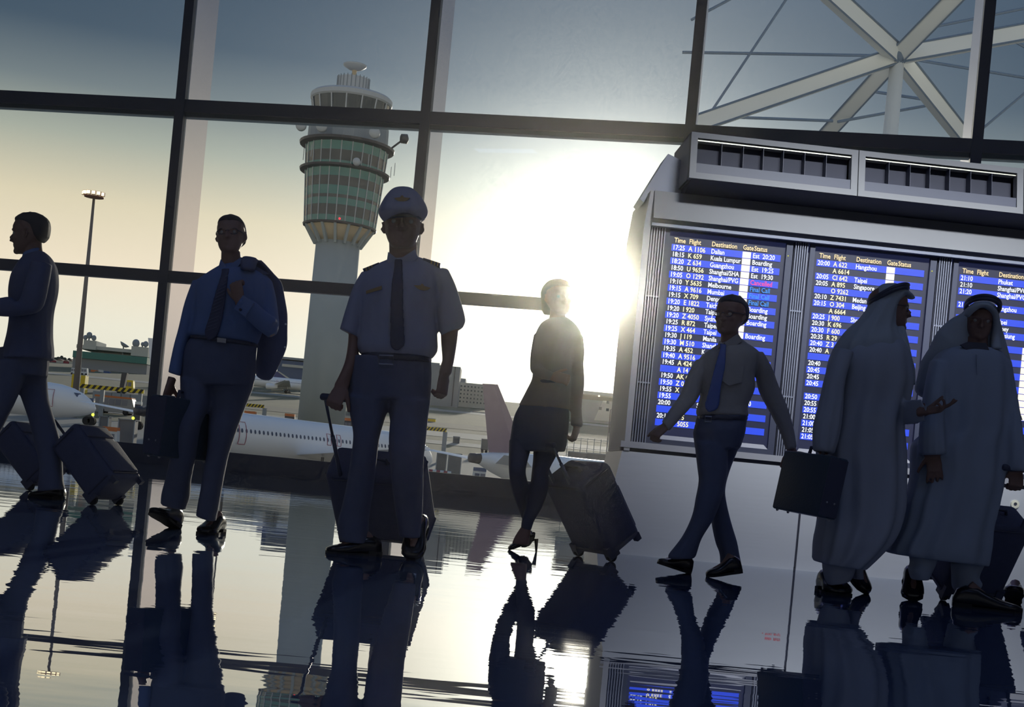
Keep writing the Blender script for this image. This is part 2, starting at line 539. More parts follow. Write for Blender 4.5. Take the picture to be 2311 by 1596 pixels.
B1 = dict(
 time='17:25 18:15 18:20 18:50 19:05 19:10 19:15 19:15 19:20 19:20 19:20 19:25 19:25 19:30 19:30 19:35 19:40 19:45 - 19:50 19:50 19:55 19:55 20:00 - 20:10 -'.split(),
 flt='A 1106|K 659|Z 634|U 9656|O 1292|Y 5635|A 9616|X 709|E 1822|I 920|Z 4050|R 872|X 464|J 119|M 510|A 452|A 9516|A 424|A 14|AK 6|Z 0|X||||I 715|Y 5055'.split('|'),
 dst='Dalian|Kuala Lumpur|Guangzhou|Shanghai/SHA|Shanghai/PVG|Melbourne|Mumbai|Denpasar|Taichung|Taipei|Sydney|Taipei|Taipei|Manila|Shanghai|K||||||||S|||S'.split('|'),
 sta='Est  20:20|Boarding|Est  19:25|Est  19:30|Cancelled|Final Call|Final Call|Final Call|Boarding|Boarding|Boarding||Boarding||||||||||21:00||||'.split('|'),
 gates=range(0, 13))
B2 = dict(
 time='20:00 - 20:05 20:05 - 20:10 20:15 - 20:25 20:30 20:30 20:35 20:40 20:40 - 20:40 20:45 20:45 20:45 - 20:50 20:55 20:55 21:00 21:00 21:05 21:05'.split(),
 flt='A 622|A 6614|CI 642|A 895|O 9262|Z 7431|O 304|A 6664|J 900|K 696|F 600|R 29|Z 3|A|||||||||||||'.split('|'),
 dst='Hangzhou||Taipei|Singapore||Medan|Beijing||Shanghai||||||||||||||||||'.split('|'),
 sta='||||||20:00||||||20:15||||||||||||||'.split('|'),
 gates=range(0, 3))
B3 = dict(
 time='21:10 21:10 21:20 - 21:25 - - - - - - - - - - - - - - - - - - - - - -'.split(),
 flt=[''] * 27,
 dst='Phuket|Shanghai/PVG|Shanghai/PVG||Hangzhou||Taipei|Sydney|Kaohsiung|||||||||||||||||||'.split('|'),
 sta=[''] * 27, gates=range(10, 21))
def screen(idx, D):
    u0 = UR + DU * idx
    ul, ur = u0 + C_TIME - 0.065, u0 + C_END + 0.075
    sc = MB(); sc.box(ul, ur, 0.012, 0.03, zled2 + 0.002, zfas0); so = sc.build('screen', M['screen'], board)
    zt, zb = VR + 0.11, zled2 + 0.07
    fr = MB()
    il, ir = u0 + C_TIME - 0.03, u0 + C_END + 0.03
    fr.box(ul, ur, -0.015, 0.012, zt, zfas0); fr.box(ul, il, -0.015, 0.012, zled2 + .004, zt); fr.box(ir, ur, -0.015, 0.012, zled2 + .004, zt); fr.box(il, ir, -0.015, 0.012, zled2 + .004, zb - 0.03)
    fr.build('bezel', M['bezel'], so)
    sl = MB(); sl.prism([(il, -0.015, zb - .03), (ir, -0.015, zb - .03), (ir - .025, 0.011, zb), (il + .025, 0.011, zb)], Vector((0, 0, 0)), Vector((0, 0.004, -0.006))); sl.build('bezel_slope', M['steel_dark'], so)
    for r in range(0, 27, 2):
        v = screen_v(r)
        b = MB(); b.box(u0 + C_TIME - .006, u0 + C_END, 0.008, 0.012, v - ROWP * .5, v + ROWP * .5); b.build('blue_row', M['row_blue'], so)
    for r in D['gates']:
        v = screen_v(r)
        b = MB(); b.box(u0 + C_GATE0, u0 + C_GATE1, 0.005, 0.008, v - ROWP * .45, v + ROWP * .45); b.build('gate_cell', M['cell'], so)
    hd = screen_v(-1) + 0.004; sz = 0.047
    for s, cx in (('Time', C_TIME + .008), ('Flight', C_FLT - .006), ('Destination', C_DST), ('Gate', C_GATE0 - .002), ('Status', C_STA + .012)):
        text(s, u0 + cx, hd, sz, (so, 'txt_cream'))
    for r in range(27):
        v = screen_v(r)
        if r < len(D['time']) and D['time'][r] != '-': text(D['time'][r], u0 + C_TIME, v, sz, (so, 'txt_white'), 0.84)
        if r < len(D['flt']) and D['flt'][r]: text(D['flt'][r], u0 + C_FLT - .006, v, sz, (so, 'txt_yellow'), 0.86)
        if r < len(D['dst']) and D['dst'][r]: text(D['dst'][r], u0 + C_DST, v, sz, (so, 'txt_white'), 0.8)
        s = D['sta'][r] if r < len(D['sta']) else ''
        if s: text(s, u0 + C_STA + .006, v, sz, (so, 'txt_pink' if s == 'Cancelled' else 'txt_blue' if s == 'Final Call' else 'txt_white'), 0.84)
    g = MB(); g.ball((ur - 0.03, -0.016, VR + 0.02), 0.004, seg=8, rows=4); g.build('status_light', M['led_y'], so)
    louvers(ur + 0.012, ul + DU - 0.012)
for i, D in enumerate((B1, B2, B3)):
    screen(i, D)
bpy.context.view_layer.update()
_dg = bpy.context.evaluated_depsgraph_get()
groups = {}
for ob, u, v, sx, key in fonts:
    me = bpy.data.meshes.new_from_object(ob.evaluated_get(_dg))
    g = groups.setdefault(key, MB())
    g.add([(u + p.co.x * sx, 0.0035, v + p.co.y) for p in me.vertices], [tuple(p.vertices) for p in me.polygons])
    bpy.data.meshes.remove(me)
for ob, *_ in fonts:
    cu = ob.data; bpy.data.objects.remove(ob); bpy.data.curves.remove(cu)
for (so, mk), g in groups.items():
    o = linkobj('lettering', g.mesh('lettering', False, False), M[mk], so); o['kind'] = 'stuff'
# hooded light boxes on top
zlb0, zlb1 = on_board(1750, 422, -0.28)[1], on_board(1750, 318, -0.22)[1]
ub = [on_board(1556, 392, -0.28)[0], on_board(1937, 432, -0.28)[0]]
wlb = ub[1] - ub[0]
for i in range(3):
    a, b = ub[0] + wlb * i, ub[0] + wlb * (i + 1) - 0.006
    lb = MB(); fw = 0.045; y0, y1 = -0.28, -0.22
    # four frame bars of a front leaning slightly back
    def P(u, t): return (u, y0 + (y1 - y0) * t, zlb0 + (zlb1 - zlb0) * t)
    for q in ((a, b, 0, .13), (a, b, .88, 1), (a, a + fw, .13, .88), (b - fw, b, .13, .88)):
        lb.prism([P(q[0], q[2]), P(q[1], q[2]), P(q[1], q[3]), P(q[0], q[3])], Vector((0, 0, 0)), Vector((0, 0.06, 0)))
    box = lb.build('light_box', M['fascia'], board)
    bk = MB(); bk.prism([P(a, 0), P(a, 1), (a, 0.5, zlb1), (a, 0.5, zlb0)], Vector((0.006, 0.062, 0)), Vector((b - a - 0.006, 0.062, 0)))
    bk = MB(); t = 0.012
    for lo, hi in ((P(a, 0.0), P(a, .03)), (P(a, .97), P(a, 1.0))):
        bk.box(a, b, -0.2, 0.4, lo[2], hi[2])
    bk.box(a, a + t, -0.2, 0.4, zlb0, zlb1); bk.box(b - t, b, -0.2, 0.4, zlb0, zlb1); bk.box(a, b, 0.38, 0.4, zlb0, zlb1)
    bk.build('box_shell', M['steel_dark'], box)
    inn = MB(); inn.prism([P(a + fw, .2), P(b - fw, .2), P(b - fw, .86), P(a + fw, .86)], Vector((0, 0.1, 0)), Vector((0, 0.12, 0))); inn.build('box_back', M['recess'], box)
    lip = MB(); lip.prism([P(a + fw, .14), P(b - fw, .14), P(b - fw, .34), P(a + fw, .34)], Vector((0, 0.012, 0)), Vector((0, 0.022, 0))); lip.build('box_lip', M['bezel'], box)
    tb = MB(); tb.prism([P(a + fw, .83), P(b - fw, .83), P(b - fw, .86), P(a + fw, .86)], Vector((0, 0.02, 0)), Vector((0, 0.09, 0))); tb.build('light_bar', M['chrome'], box)
    for f in (0.16, 0.30, 0.43, 0.56, 0.70, 0.84):
        u = a + fw + (b - a - 2 * fw) * f
        d = MB(); d.prism([P(u, .30), P(u + .003, .30), P(u + .003, .83), P(u, .83)], Vector((0, 0.02, 0)), Vector((0, 0.1, 0))); d.build('baffle', M['bezel'], box)
mb = MB(); mb.prism([(0, -0.27, zlb0 - 0.002), (0, 0.3, zlb0 - 0.002), (0, 0.3, zfas1 + 0.002), (0, -0.05, zfas1 + 0.002)], Vector((ub[0] + 0.02, 0, 0)), Vector((ub[0] + wlb * 3, 0, 0)))
mb.build('hood_underside', M['recess'], board)
# slanted end plate left of the light boxes
q = [on_board(x, y, 0.1) for x, y in ((1508, 347), (1562, 374), (1570, 446), (1462, 440), (1453, 457), (1444, 449))]
mb = MB(); mb.prism([(u, 0.1, z) for u, z in q], Vector((0, 0, 0)), Vector((0, 0.3, 0))); mb.build('end_plate', M['louver'], board)
# red print and round lock on the lower slab
rp = MB()
u, z = on_board(1742, 1132)
random.seed(3)
for row, (n_, du) in enumerate(((9, 0.035), (11, 0.0))):
    for i in range(n_):
        x0 = u + du + i * 0.0125
        if random.random() < 0.85:
            rp.box(x0, x0 + 0.009, -0.0235, -0.0205, z + .012 - row * 0.02, z + .012 - row * 0.02 + random.choice((.007, .009, .011)))
rp.build('red_print', M['red_print'], board)
u, z = on_board(2287, 1138)
lk = MB(); lk.lathe([(0.03, -0.02), (0.03, -0.032), (0.013, -0.034), (0.012, -0.026)], 20, (u, 0, z), 'Y'); lk.build('lock', M['chrome'], board)
lk = MB(); lk.lathe([(0.011, -0.026), (0.011, -0.03)], 12, (u, 0, z), 'Y'); lk.build('keyhole', M['recess'], board)
# lamp bar added out of view to brighten the board, missing the heads
bc = BP + BX * ((ul0 + uend) / 2)
fill_lamp(bc.x - BY.x * 3.6, bc.y - BY.y * 3.6, 4.5, 3.0, 0.2, 38, (bc.x, bc.y, 1.72), 'added bar lamp out of view, brightening the flight board', 38, (0.92, 0.97, 1.0))

# ------------------------------------------------------------------ the airfield outside
GZ, GS, GY = -2.5, 0.07, 130.0
def ground_z(Y):
    return GZ if Y < GY else GZ + GS * (min(Y, 760) - GY)
def ground_Y(px, py):
    k = ray(px, py).z
    if k * GY + EYE < GZ: return (GZ - EYE) / k
    return (GZ - EYE - GS * GY) / (k - GS)
def gpt(px, py):
    Y = min(ground_Y(px, py), 758); p = at(px, py, Y); p.z = ground_z(Y); return p
M['grass'] = mat('dry_grass', (108, 106, 82), 0.95, 0, 0.25, 0.05, srgb=True)
M['tarmac'] = mat('tarmac', (140, 136, 128), 0.9, 0, 0.12, 0.08)
M['road'] = mat('pale_road', (158, 154, 144), 0.9, 0, 0.08, 0.1)
M['dark_strip'] = mat('dark_earth_strip', (92, 90, 80), 0.95, 0, 0.2, 0.1)
def strip(name, y0, y1, m, dz, label, x0=-700, x1=700, step=8):
    mb = MB(); n = max(1, int((y1 - y0) / step)); ys = sorted(set([y0 + (y1 - y0) * i / n for i in range(n + 1)] + ([GY] if y0 < GY < y1 else [])))
    rows = [[Vector((x0, y, ground_z(y) + dz)), Vector((x1, y, ground_z(y) + dz))] for y in ys]
    vs = [p for r in rows for p in r]; fs = [(2 * i, 2 * i + 1, 2 * i + 3, 2 * i + 2) for i in range(len(rows) - 1)]
    mb.add(vs, fs)
    tag(mb.build(name, m), label, None, None, 'structure')
strip('ground', 31, 900, M['grass'], 0, 'dry grass ground rising away behind the apron', step=40)
strip('apron', 31, 205, M['tarmac'], 0.04, 'pale concrete apron where the airliners park')
strip('service_road', 228, 240, M['road'], 0.05, 'pale service road behind the apron, nearest to the window')
strip('taxiway', 256, 280, M['road'], 0.05, 'wide pale taxiway across the middle of the grass')
strip('verge', 300, 330, M['dark_strip'], 0.05, 'dark fenced verge beyond the taxiway')
strip('runway', 430, 452, M['road'], 0.05, 'thin pale runway strip far out on the grass')

# airliners
M['white_paint'] = mat('airliner_white', (244, 245, 248), 0.35, 0, 0.03, 0.5)
M['mauve'] = mat('mauve_tail_paint', (136, 112, 128), 0.4, 0, 0.05, 0.5)
M['navy_tail'] = mat('navy_tail_paint', (58, 66, 128), 0.4)
M['pane_dark'] = mat('dark_pane', (92, 98, 118), 0.2, 0, 0.05)
M['outline'] = mat('red_door_outline', (168, 92, 110), 0.5)
M['dark_metal'] = mat('dark_metal', (66, 66, 74), 0.5)
M['tyre'] = mat('tyre_rubber', (28, 28, 32), 0.85)
M['belly'] = mat('grey_belly', (170, 166, 162), 0.5)
M['grey_metal'] = mat('galvanised_grey', (140, 148, 156), 0.55)
def surf(pts, th):
    """thin tapering surface from root/tip chords: [(le_root),(te_root),(te_tip),(le_tip)]"""
    mb = MB(); a, b, c, d = [Vector(p) for p in pts]
    nrm = (b - a).cross(d - a).normalized()
    def sect(l, t, th):
        ch = t - l; return [l, l + ch * .3 + nrm * th, t, l + ch * .3 - nrm * th]
    mb.rings([sect(a, b, th), sect(d, c, th * .45)]); return mb
def airliner(name, label, loc, heading, fin_mat, zc):
    """nose at +X, origin on the ground under the wing; zc = height of the fuselage axis"""
    t = thing(name, label, 'airplane', loc, heading)
    R = 1.98; L = 37.0
    prof = [(17.6, .08, -.55), (17.4, .45, -.5), (16.8, .9, -.38), (16.0, 1.3, -.22), (15.0, 1.62, -.1), (13.6, 1.88, -.02), (12.2, R, 0), (0, R, 0), (-9.5, R, 0),
            (-12.5, 1.8, .2), (-15.5, 1.32, .58), (-18, .78, .95), (-19.2, .42, 1.12), (-19.5, .3, 1.15)]
    mb = MB(); rings = []
    for x, r, dz in prof:
        rings.append([Vector((x, r * math.cos(2 * math.pi * k / 28), zc + dz + r * math.sin(2 * math.pi * k / 28))) for k in range(28)])
    mb.rings(rings); fus = mb.build('fuselage', M['white_paint'], t, True)
    mb = MB(); mb.lathe([(.3, -19.5), (.44, -19.15), (.36, -20.0), (.1, -20.05)], 16, (0, 0, zc + 1.13), 'X'); mb.build('tail_exhaust', M['dark_metal'], t, True)
    surf([(-14.6, 0, zc + 1.5), (-18.2, 0, zc + 1.0), (-19.5, 0, zc + 7.0), (-18.1, 0, zc + 7.1)], .2).build('fin', fin_mat, t)
    mb = MB(); mb.box(-16.62, -16.56, -.17, .17, zc + 1.9, zc + 6.6, Matrix.Translation((0, 0, 0))); 
    for s in (-1, 1):
        surf([(-14.6, s * .8, zc + .75), (-18.0, s * .6, zc + .85), (-20.9, s * 6.4, zc + 1.5), (-19.2, s * 6.5, zc + 1.5)], .14).build('tailplane', M['white_paint'], t)
        surf([(4.2, s * 1.2, zc - 1.2), (-3.2, s * 1.2, zc - 1.25), (-5.0, s * 16.8, zc + .3), (-3.4, s * 17, zc + .35)], .36).build('wing', M['white_paint'], t)
        mb = MB(); mb.lathe([(.85, 3.2), (1.02, 3.0), (1.05, 1.6), (.8, .2), (.5, -.6), (.3, -.9)], 20, (1.6, s * 5.6, zc - 1.75), 'X'); e = mb.build('engine', M['white_paint'], t, True)
        mb = MB(); mb.lathe([(.8, 3.16), (.2, 2.9), (.05, 3.3)], 16, (1.6, s * 5.6, zc - 1.75), 'X'); mb.build('fan', M['dark_metal'], e, True)
        mb = MB(); mb.box(.6, 4.0, s * 5.6 - .12, s * 5.6 + .12, zc - 1.2, zc - .75); mb.build('pylon', M['white_paint'], t)
        mb = MB(); mb.tube([(-2.0, s * 3.6, zc - 1.2), (-2.0, s * 3.6, .5)], .14, 8); g = mb.build('main_gear', M['dark_metal'], t)
        mb = MB()
        for q in (-.45, .45): mb.lathe([(.52, -.16), (.56, -.1), (.56, .1), (.52, .16)], 16, (-2.0, s * 3.6 + q, .56), 'Y')
        mb.build('gear_wheels', M['tyre'], g)
        wn = MB(); 
        for i in range(46):
            x = 11.2 - i * .5
            if abs(x - 1.6) < .3 or abs(x - .4) < .3: pass
            a = math.asin(.42 / R); y = s * R * math.cos(a) * 1.003
            wn.add([(x + .12 * math.cos(2 * math.pi * k / 8), y - s * .05 * math.sin(2 * math.pi * k / 8), zc + .42 + .19 * math.sin(2 * math.pi * k / 8)) for k in range(8)], [tuple(range(8))])
        o = wn.build('cabin_windows', M['pane_dark'], fus); o['kind'] = 'stuff'
        def door(x, w, z0, z1, cr):
            d = MB(); pts = []
            for zz in [z0 + (z1 - z0) * i / 6 for i in range(7)]: pts.append((x - w, zz))
            for zz in [z1 - (z1 - z0) * i / 6 for i in range(7)]: pts.append((x + w, zz))
            P3 = [Vector((xx, s * math.sqrt(max(.01, (cr * 1.004) ** 2 - zz * zz)), zc + zz)) for xx, zz in pts]
            d.tube(P3 + [P3[0]], .035, 5); d.build('door_outline', M['outline'], fus)
        door(12.9, .42, -.75, 1.15, 1.95); door(-10.2, .4, -.75, 1.15, 1.97); door(1.7, .26, -.05, .95, R); door(.4, .26, -.05, .95, R)
        ck = MB(); ck.add([(16.35, s * .25, zc + .62), (15.75, s * .62, zc + .98), (15.2, s * 1.05, zc + 1.0), (15.6, s * 1.12, zc + .55), (16.05, s * .75, zc + .5)], [(0, 1, 2, 3, 4)])
        for i, q in enumerate(ck.v): ck.v[i] = (q[0] + .12, q[1] * 1.06, q[2] + .04)
        ck.build('cockpit_window', M['pane_dark'], fus)
    mb = MB(); mb.tube([(12.6, 0, zc - 1.7), (12.6, 0, .4)], .1, 8); g = mb.build('nose_gear', M['dark_metal'], t)
    mb = MB(); mb.lathe([(.36, -.12), (.38, 0), (.36, .12)], 14, (12.6, 0, .38), 'Y'); mb.build('nose_wheel', M['tyre'], g)
    surf([(9.0, 0, zc + 1.9), (8.4, 0, zc + 1.9), (8.2, 0, zc + 2.45), (8.5, 0, zc + 2.45)], .03).build('antenna', M['grey_metal'], t)
    return t
def plane_at(px_nose_or_ref, ref_x, Z, flip):
    p = at(px_nose_or_ref[0], px_nose_or_ref[1], Z)
    return p
# nose of the left airliner at (217,918); fuselage axis about y 912
p = at(216, 926, 150.0); zc1 = at(150, 906, 150).z - ground_z(150)
airliner('airliner', 'white airliner whose nose and door show beyond the left traveller', (p.x - 17.6, 150, ground_z(150)), 0.0, M['white_paint'], zc1)
def tail_plane(label, tail_px, tail_Z, axis_px, heading, fin_mat):
    """place by the tail exhaust; the axis pixel fixes the height of the fuselage"""
    p = at(*tail_px, tail_Z); zc = at(*axis_px, tail_Z + 6).z - GZ
    d = Vector((math.cos(heading), math.sin(heading), 0)) * 20.0
    return airliner('airliner', label, (p.x + d.x, tail_Z + d.y, GZ), heading, fin_mat, zc)
tail_plane('white airliner seen side on behind the capped pilot', (306, 938), 106.0, (560, 984), math.radians(54), M['white_paint'])
tail_plane('white airliner with a mauve tail fin behind the woman', (1060, 1040), 104.0, (1350, 1093), math.radians(32), M['mauve'])
# far airliner with navy tail
Y4 = 470.0; p = at(600, 864, Y4)
airliner('airliner', 'distant white airliner with a navy tail near the blue hangar', (p.x + 6, Y4, ground_z(Y4) - 0.2), math.pi, M['navy_tail'], 3.6)

# ---- control tower
TZ = 260.0; TX = at(764, 540, TZ).x
def tz(px, py): return at(px, py, TZ).z
M['concrete'] = mat('tower_concrete', (164, 174, 180), 0.85, 0, 0.06, 0.6)
M['flare'] = mat('flare_concrete', (196, 178, 150), 0.85, 0, 0.08, 0.4)
M['teal'] = mat('teal_glass', (62, 128, 126), 0.25, 0, 0.06, 0.5)
M['dark_glass'] = mat('dark_band_glass', (40, 56, 68), 0.2, 0, 0.06, 0.5)
M['pale_metal'] = mat('pale_metal', (188, 192, 198), 0.5, 0, 0.05, 0.5)
M['red_light'] = emis('red_beacon', (255, 40, 50), 3.0)
tower = thing('control_tower', 'tall concrete control tower with teal glass cabin and radar on top', 'control tower', (TX, TZ, ground_z(TZ)))
g0 = ground_z(TZ); mpp = TZ / F
c7 = lambda x, y: (640 + x / 3.069, 100 + y / 3.069)
Z_ = lambda x, y, r=0.0: at(*c7(x, y), TZ - r).z - g0
z_sh = Z_(385, 1355, 4); z_b0 = Z_(400, 1232, 7); z_r2 = Z_(430, 842, 8); z_r1 = Z_(450, 650, 9); z_cb = Z_(470, 455, 7); z_ct = Z_(480, 335, 8); z_rf = Z_(485, 300, 8); z_dr = Z_(492, 212, 3); z_ra = Z_(500, 155)
mb = MB(); mb.lathe([(4.6, -1), (4.45, z_sh * .5), (4.3, z_sh)], 32); mb.build('shaft', M['concrete'], tower, True)
rb0, rb1 = 6.9, 8.0
mb = MB(); mb.lathe([(4.3, z_sh), (rb0 - .2, z_b0)], 24); mb.build('flare', M['flare'], tower, True)
for k in range(16):
    a = 2 * math.pi * k / 16; rm = Matrix.Rotation(a, 4, 'Z')
    mb = MB(); mb.prism([rm @ Vector(q) for q in ((4.2, -.25, z_sh - .6), (4.8, -.25, z_sh - .6), (rb0 + .1, -.25, z_b0), (rb0 - .9, -.25, z_b0))], Vector((0, 0, 0)), rm @ Vector((0, .5, 0))); mb.build('flare_rib', M['concrete'], tower)
def rad(z): return rb0 + (rb1 - rb0) * (z - z_b0) / (z_r1 - z_b0)
SEG = 24
bands = [(0, .12, 'teal'), (.12, .29, 'dark_glass'), (.29, .56, 'teal'), (.56, .70, 'dark_glass'), (.70, .80, 'teal'), (.80, .84, 'pale_metal')]
span = z_r1 - z_b0
def band(za, zb, mk, par=tower, name='glass_band', grow=0.0):
    mb = MB(); mb.lathe([(rad(za) + grow, za), (rad(zb) + grow, zb)], SEG); mb.build(name, M[mk], par)
fl0 = z_b0; d2 = z_r2 - z_b0
for a, b, mk in ((0, .13, 'teal'), (.13, .32, 'dark_glass'), (.32, .44, 'teal'), (.44, .5, 'dark_glass'), (.5, .66, 'teal'), (.66, .83, 'dark_glass'), (.83, 1.0, 'teal')):
    band(z_b0 + d2 * a, z_b0 + d2 * b, mk)
d1 = z_r1 - z_r2
for a, b, mk in ((0, .22, 'teal'), (.22, .62, 'dark_glass'), (.62, 1.0, 'teal')):
    band(z_r2 + d1 * a, z_r2 + d1 * b, mk)
for k in range(SEG):
    a = 2 * math.pi * (k + .0) / SEG; ca, sa = math.cos(a), math.sin(a)
    mb = MB(); mb.tube([((rad(z) + .06) * ca, (rad(z) + .06) * sa, z) for z in (z_b0, z_r1)], .1, 4); mb.build('glazing_bar', M['pale_metal'], tower)
def ring(z, r, h, mk='dark_metal', name='balcony_ring'):
    mb = MB(); mb.lathe([(r - 1.3, z - h * .5), (r - .1, z), (r, z + h), (r - 1.3, z + h)], 32); return mb.build(name, M[mk], tower)
ring(z_b0 - .1, rb0 + .35, .35); ring(z_r2, rad(z_r2) + 1.2, .4); ring(z_r1, rad(z_r1) + 1.3, .5)
z_m0 = z_r1 + .3
mb = MB(); mb.lathe([(rad(z_r1) - .1, z_m0), (rad(z_r1) - .2, z_cb - 1.6), (7.2, z_cb - .2)], SEG); mb.build('upper_wall', M['grey_metal'], tower)
mb = MB(); mb.lathe([(7.1, z_cb - .2), (7.7, z_ct)], SEG); mb.build('cab_glass', M['dark_glass'], tower)
for k in range(16):
    a = 2 * math.pi * k / 16
    mb = MB(); mb.tube([(7.15 * math.cos(a), 7.15 * math.sin(a), z_cb - .2), (7.78 * math.cos(a), 7.78 * math.sin(a), z_ct)], .16, 5); mb.build('cab_post', M['pale_metal'], tower)
mb = MB(); mb.lathe([(7.75, z_ct - .1), (8.0, z_ct + .2), (8.0, z_rf), (7.6, z_rf + .4), (1, z_rf + .6)], 32); mb.build('cab_roof', M['pale_metal'], tower)
mb = MB(); mb.lathe([(3.1, z_rf + .4), (3.1, z_dr)], 24); mb.build('roof_drum', M['pale_metal'], tower)
for k in range(24):
    a = 2 * math.pi * k / 24; mb = MB(); mb.tube([(3.15 * math.cos(a), 3.15 * math.sin(a), z_rf + .5), (3.15 * math.cos(a), 3.15 * math.sin(a), z_dr + .25)], .09, 4); mb.build('drum_rib', M['grey_metal'], tower)
mb = MB(); mb.tube([(0, 0, z_dr - .2), (0, 0, z_ra - .3)], .45, 10); mb.build('radar_post', M['flare'], tower)
mb = MB(); mb.lathe([(.3, z_ra - .8), (1.2, z_ra - .6), (2.2, z_ra), (2.3, z_ra + .3), (1.7, z_ra + .5), (.2, z_ra + .58)], 24); mb.build('radar_dome', M['pale_metal'], tower, True)
for sx, sy, r in ((120, 562, 1.0), (263, 568, 1.05), (630, 612, 1.05), (505, 812, .75)):
    q = at(*c7(sx, sy), TZ - 9.2); mb = MB()
    mb.lathe([(.1, -.35), (r * .9, -.3), (r, 0), (r, .5), (.2, .75)], 20, (q.x - TX, q.y - TZ, q.z - g0), 'Y'); d = mb.build('dish_antenna', M['pale_metal'], tower, True)
    mb = MB(); mb.tube([(q.x - TX, q.y - TZ + .6, q.z - g0), (q.x - TX, q.y - TZ + 1.6, q.z - g0 - .2)], .15, 6); mb.build('dish_mount', M['dark_metal'], d)
q = at(*c7(835, 655), TZ); mb = MB(); mb.lathe([(.2, .9), (.95, .6), (.9, -.6), (.5, -.8)], 18, (q.x - TX, 0, q.z - g0), 'X'); d = mb.build('dish_antenna', M['dark_metal'], tower, True)
mb = MB(); mb.tube([(q.x - TX, 0, q.z - g0), (rad(z_r1), 0, z_r1 + .4)], .2, 6); mb.build('dish_mount', M['dark_metal'], d)
q = at(*c7(388, 1207), TZ - rb0 - .4); mb = MB(); mb.ball((q.x - TX, q.y - TZ, q.z - g0), .2, seg=8, rows=5); mb.build('beacon', M['red_light'], tower)
for sx, sy, hh in ((140, 745, 1.6), (770, 855, 1.8), (745, 870, 1.2), (195, 720, 1.4), (590, 790, 1.5)):
    q = at(*c7(sx, sy), TZ - (0 if sx in (140, 770, 745) else 8.6)); mb = MB(); mb.tube([(q.x - TX, q.y - TZ, q.z - g0 - 1.6), (q.x - TX, q.y - TZ, q.z - g0 + hh * .5)], .07, 5); mb.build('whip_antenna', M['pale_metal'], tower)

# ---- floodlight masts
M['mast'] = mat('mast_steel', (120, 112, 110), 0.6, 0, 0.1, 0.4)
M['lamp_on'] = emis('floodlight_lens', (255, 236, 190), 2.2)
M['rust'] = mat('rust_red_steel', (150, 96, 78), 0.7)
def flood_mast(px, topy, Y, label, r0, r1, n=5, spread=2.4):
    b = at(px, topy, Y); h = b.z - ground_z(Y)
    t = thing('floodlight_mast', label, 'light mast', (b.x, Y, ground_z(Y)))
    mb = MB(); mb.tube([(0, 0, -.2), (0, 0, h * .5), (0, 0, h)], [r0, (r0 + r1) / 2, r1], 12); mb.build('pole', M['mast'], t, True)
    mb = MB(); mb.lathe([(.3, h), (spread * .5, h + .15), (spread * .5, h + .3), (.3, h + .5)], 14); mb.build('head_ring', M['rust'], t)
    for i in range(n):
        a = math.pi + math.pi * (i + .5) / n; x, y = math.cos(a) * spread * .5, math.sin(a) * spread * .5
        mb = MB(); mb.box(x - .3, x + .3, y - .25, y + .15, h + .35, h + .95); f = mb.build('floodlight', M['rust'], t)
        mb = MB(); mb.box(x - .26, x + .26, y - .29, y - .25, h + .4, h + .9); mb.build('lens', M['lamp_on'], f)
    return t
flood_mast(212, 448, 205.0, 'tall floodlight mast rising left of the first window mullion', .52, .2, 6, 3.0)
flood_mast(547, 640, 300.0, 'slim floodlight mast hidden behind the man with a jacket', .3, .14, 4, 2.4)
b = at(1378, 925, 240.0); t = thing('street_lamp', 'thin grey street lamp beside the taxiway, left of the board', 'street lamp', (b.x, 240, ground_z(240)))
mb = MB(); mb.tube([(0, 0, -.2), (0, 0, b.z - ground_z(240)), (.5, 0, b.z - ground_z(240) + .25)], [.14, .1, .08], 8); mb.build('pole', M['mast'], t)
mb = MB(); mb.box(.2, 1.4, -.2, .2, b.z - ground_z(240) + .15, b.z - ground_z(240) + .35); mb.build('lamp_head', M['grey_metal'], t)

# ---- buildings
M['b_white'] = mat('pale_building_wall', (196, 196, 188), 0.85, 0, 0.06, 0.15)
M['b_grey'] = mat('grey_building_wall', (142, 146, 152), 0.85, 0, 0.06, 0.15)
M['b_teal'] = mat('teal_cladding', (70, 128, 118), 0.7, 0, 0.06, 0.15)
M['b_blue'] = mat('blue_grey_cladding', (86, 102, 134), 0.7, 0, 0.06, 0.1)
M['b_brown'] = mat('brown_roof', (142, 122, 112), 0.8, 0, 0.06, 0.1)
M['b_red'] = mat('faded_red_wall', (150, 70, 82), 0.8)
def px_rect(x0, y0, x1, y1, Y):
    a, b = at(x0, y0, Y), at(x1, y1, Y)
    return a.x, b.x, b.z, a.z
def pbox(px, Y, depth, name, m, par, base=None, dy=0.0):
    """box given by its top left and bottom right pixel, front at distance Y"""
    x0, x1, zb, zt = px_rect(*px, Y)
    if base is not None: zb = base
    mb = MB(); mb.box(x0, x1, Y + dy, Y + dy + depth, zb, zt)
    return mb.build(name, m, par, off=par_off(par))
def par_off(par): return par.matrix_world.translation if par.parent is None else par.parent.matrix_world.translation
def site(name, label, cat, px, Y, group=None):
    b = at(px[0], px[1], Y); t = thing(name, label, cat, (b.x, Y, ground_z(Y)), 0, group); bpy.context.view_layer.update(); return t
Yb = 560.0
t = site('terminal_building', 'long teal and white building with dishes on its roof', 'building', (250, 830), Yb)
w = pbox((166, 796, 331, 836), Yb, 30, 'lower_wall', M['b_grey'], t, base=ground_z(Yb) - 2)
c = pbox((165, 791, 331, 822), Yb - 1.5, 20, 'teal_cladding', M['b_teal'], t)
pbox((173, 777, 332, 800), Yb + 4, 26, 'upper_wall', M['b_white'], t)
pbox((189, 767, 216, 790), Yb + 3, 14, 'stair_tower', M['b_white'], t)
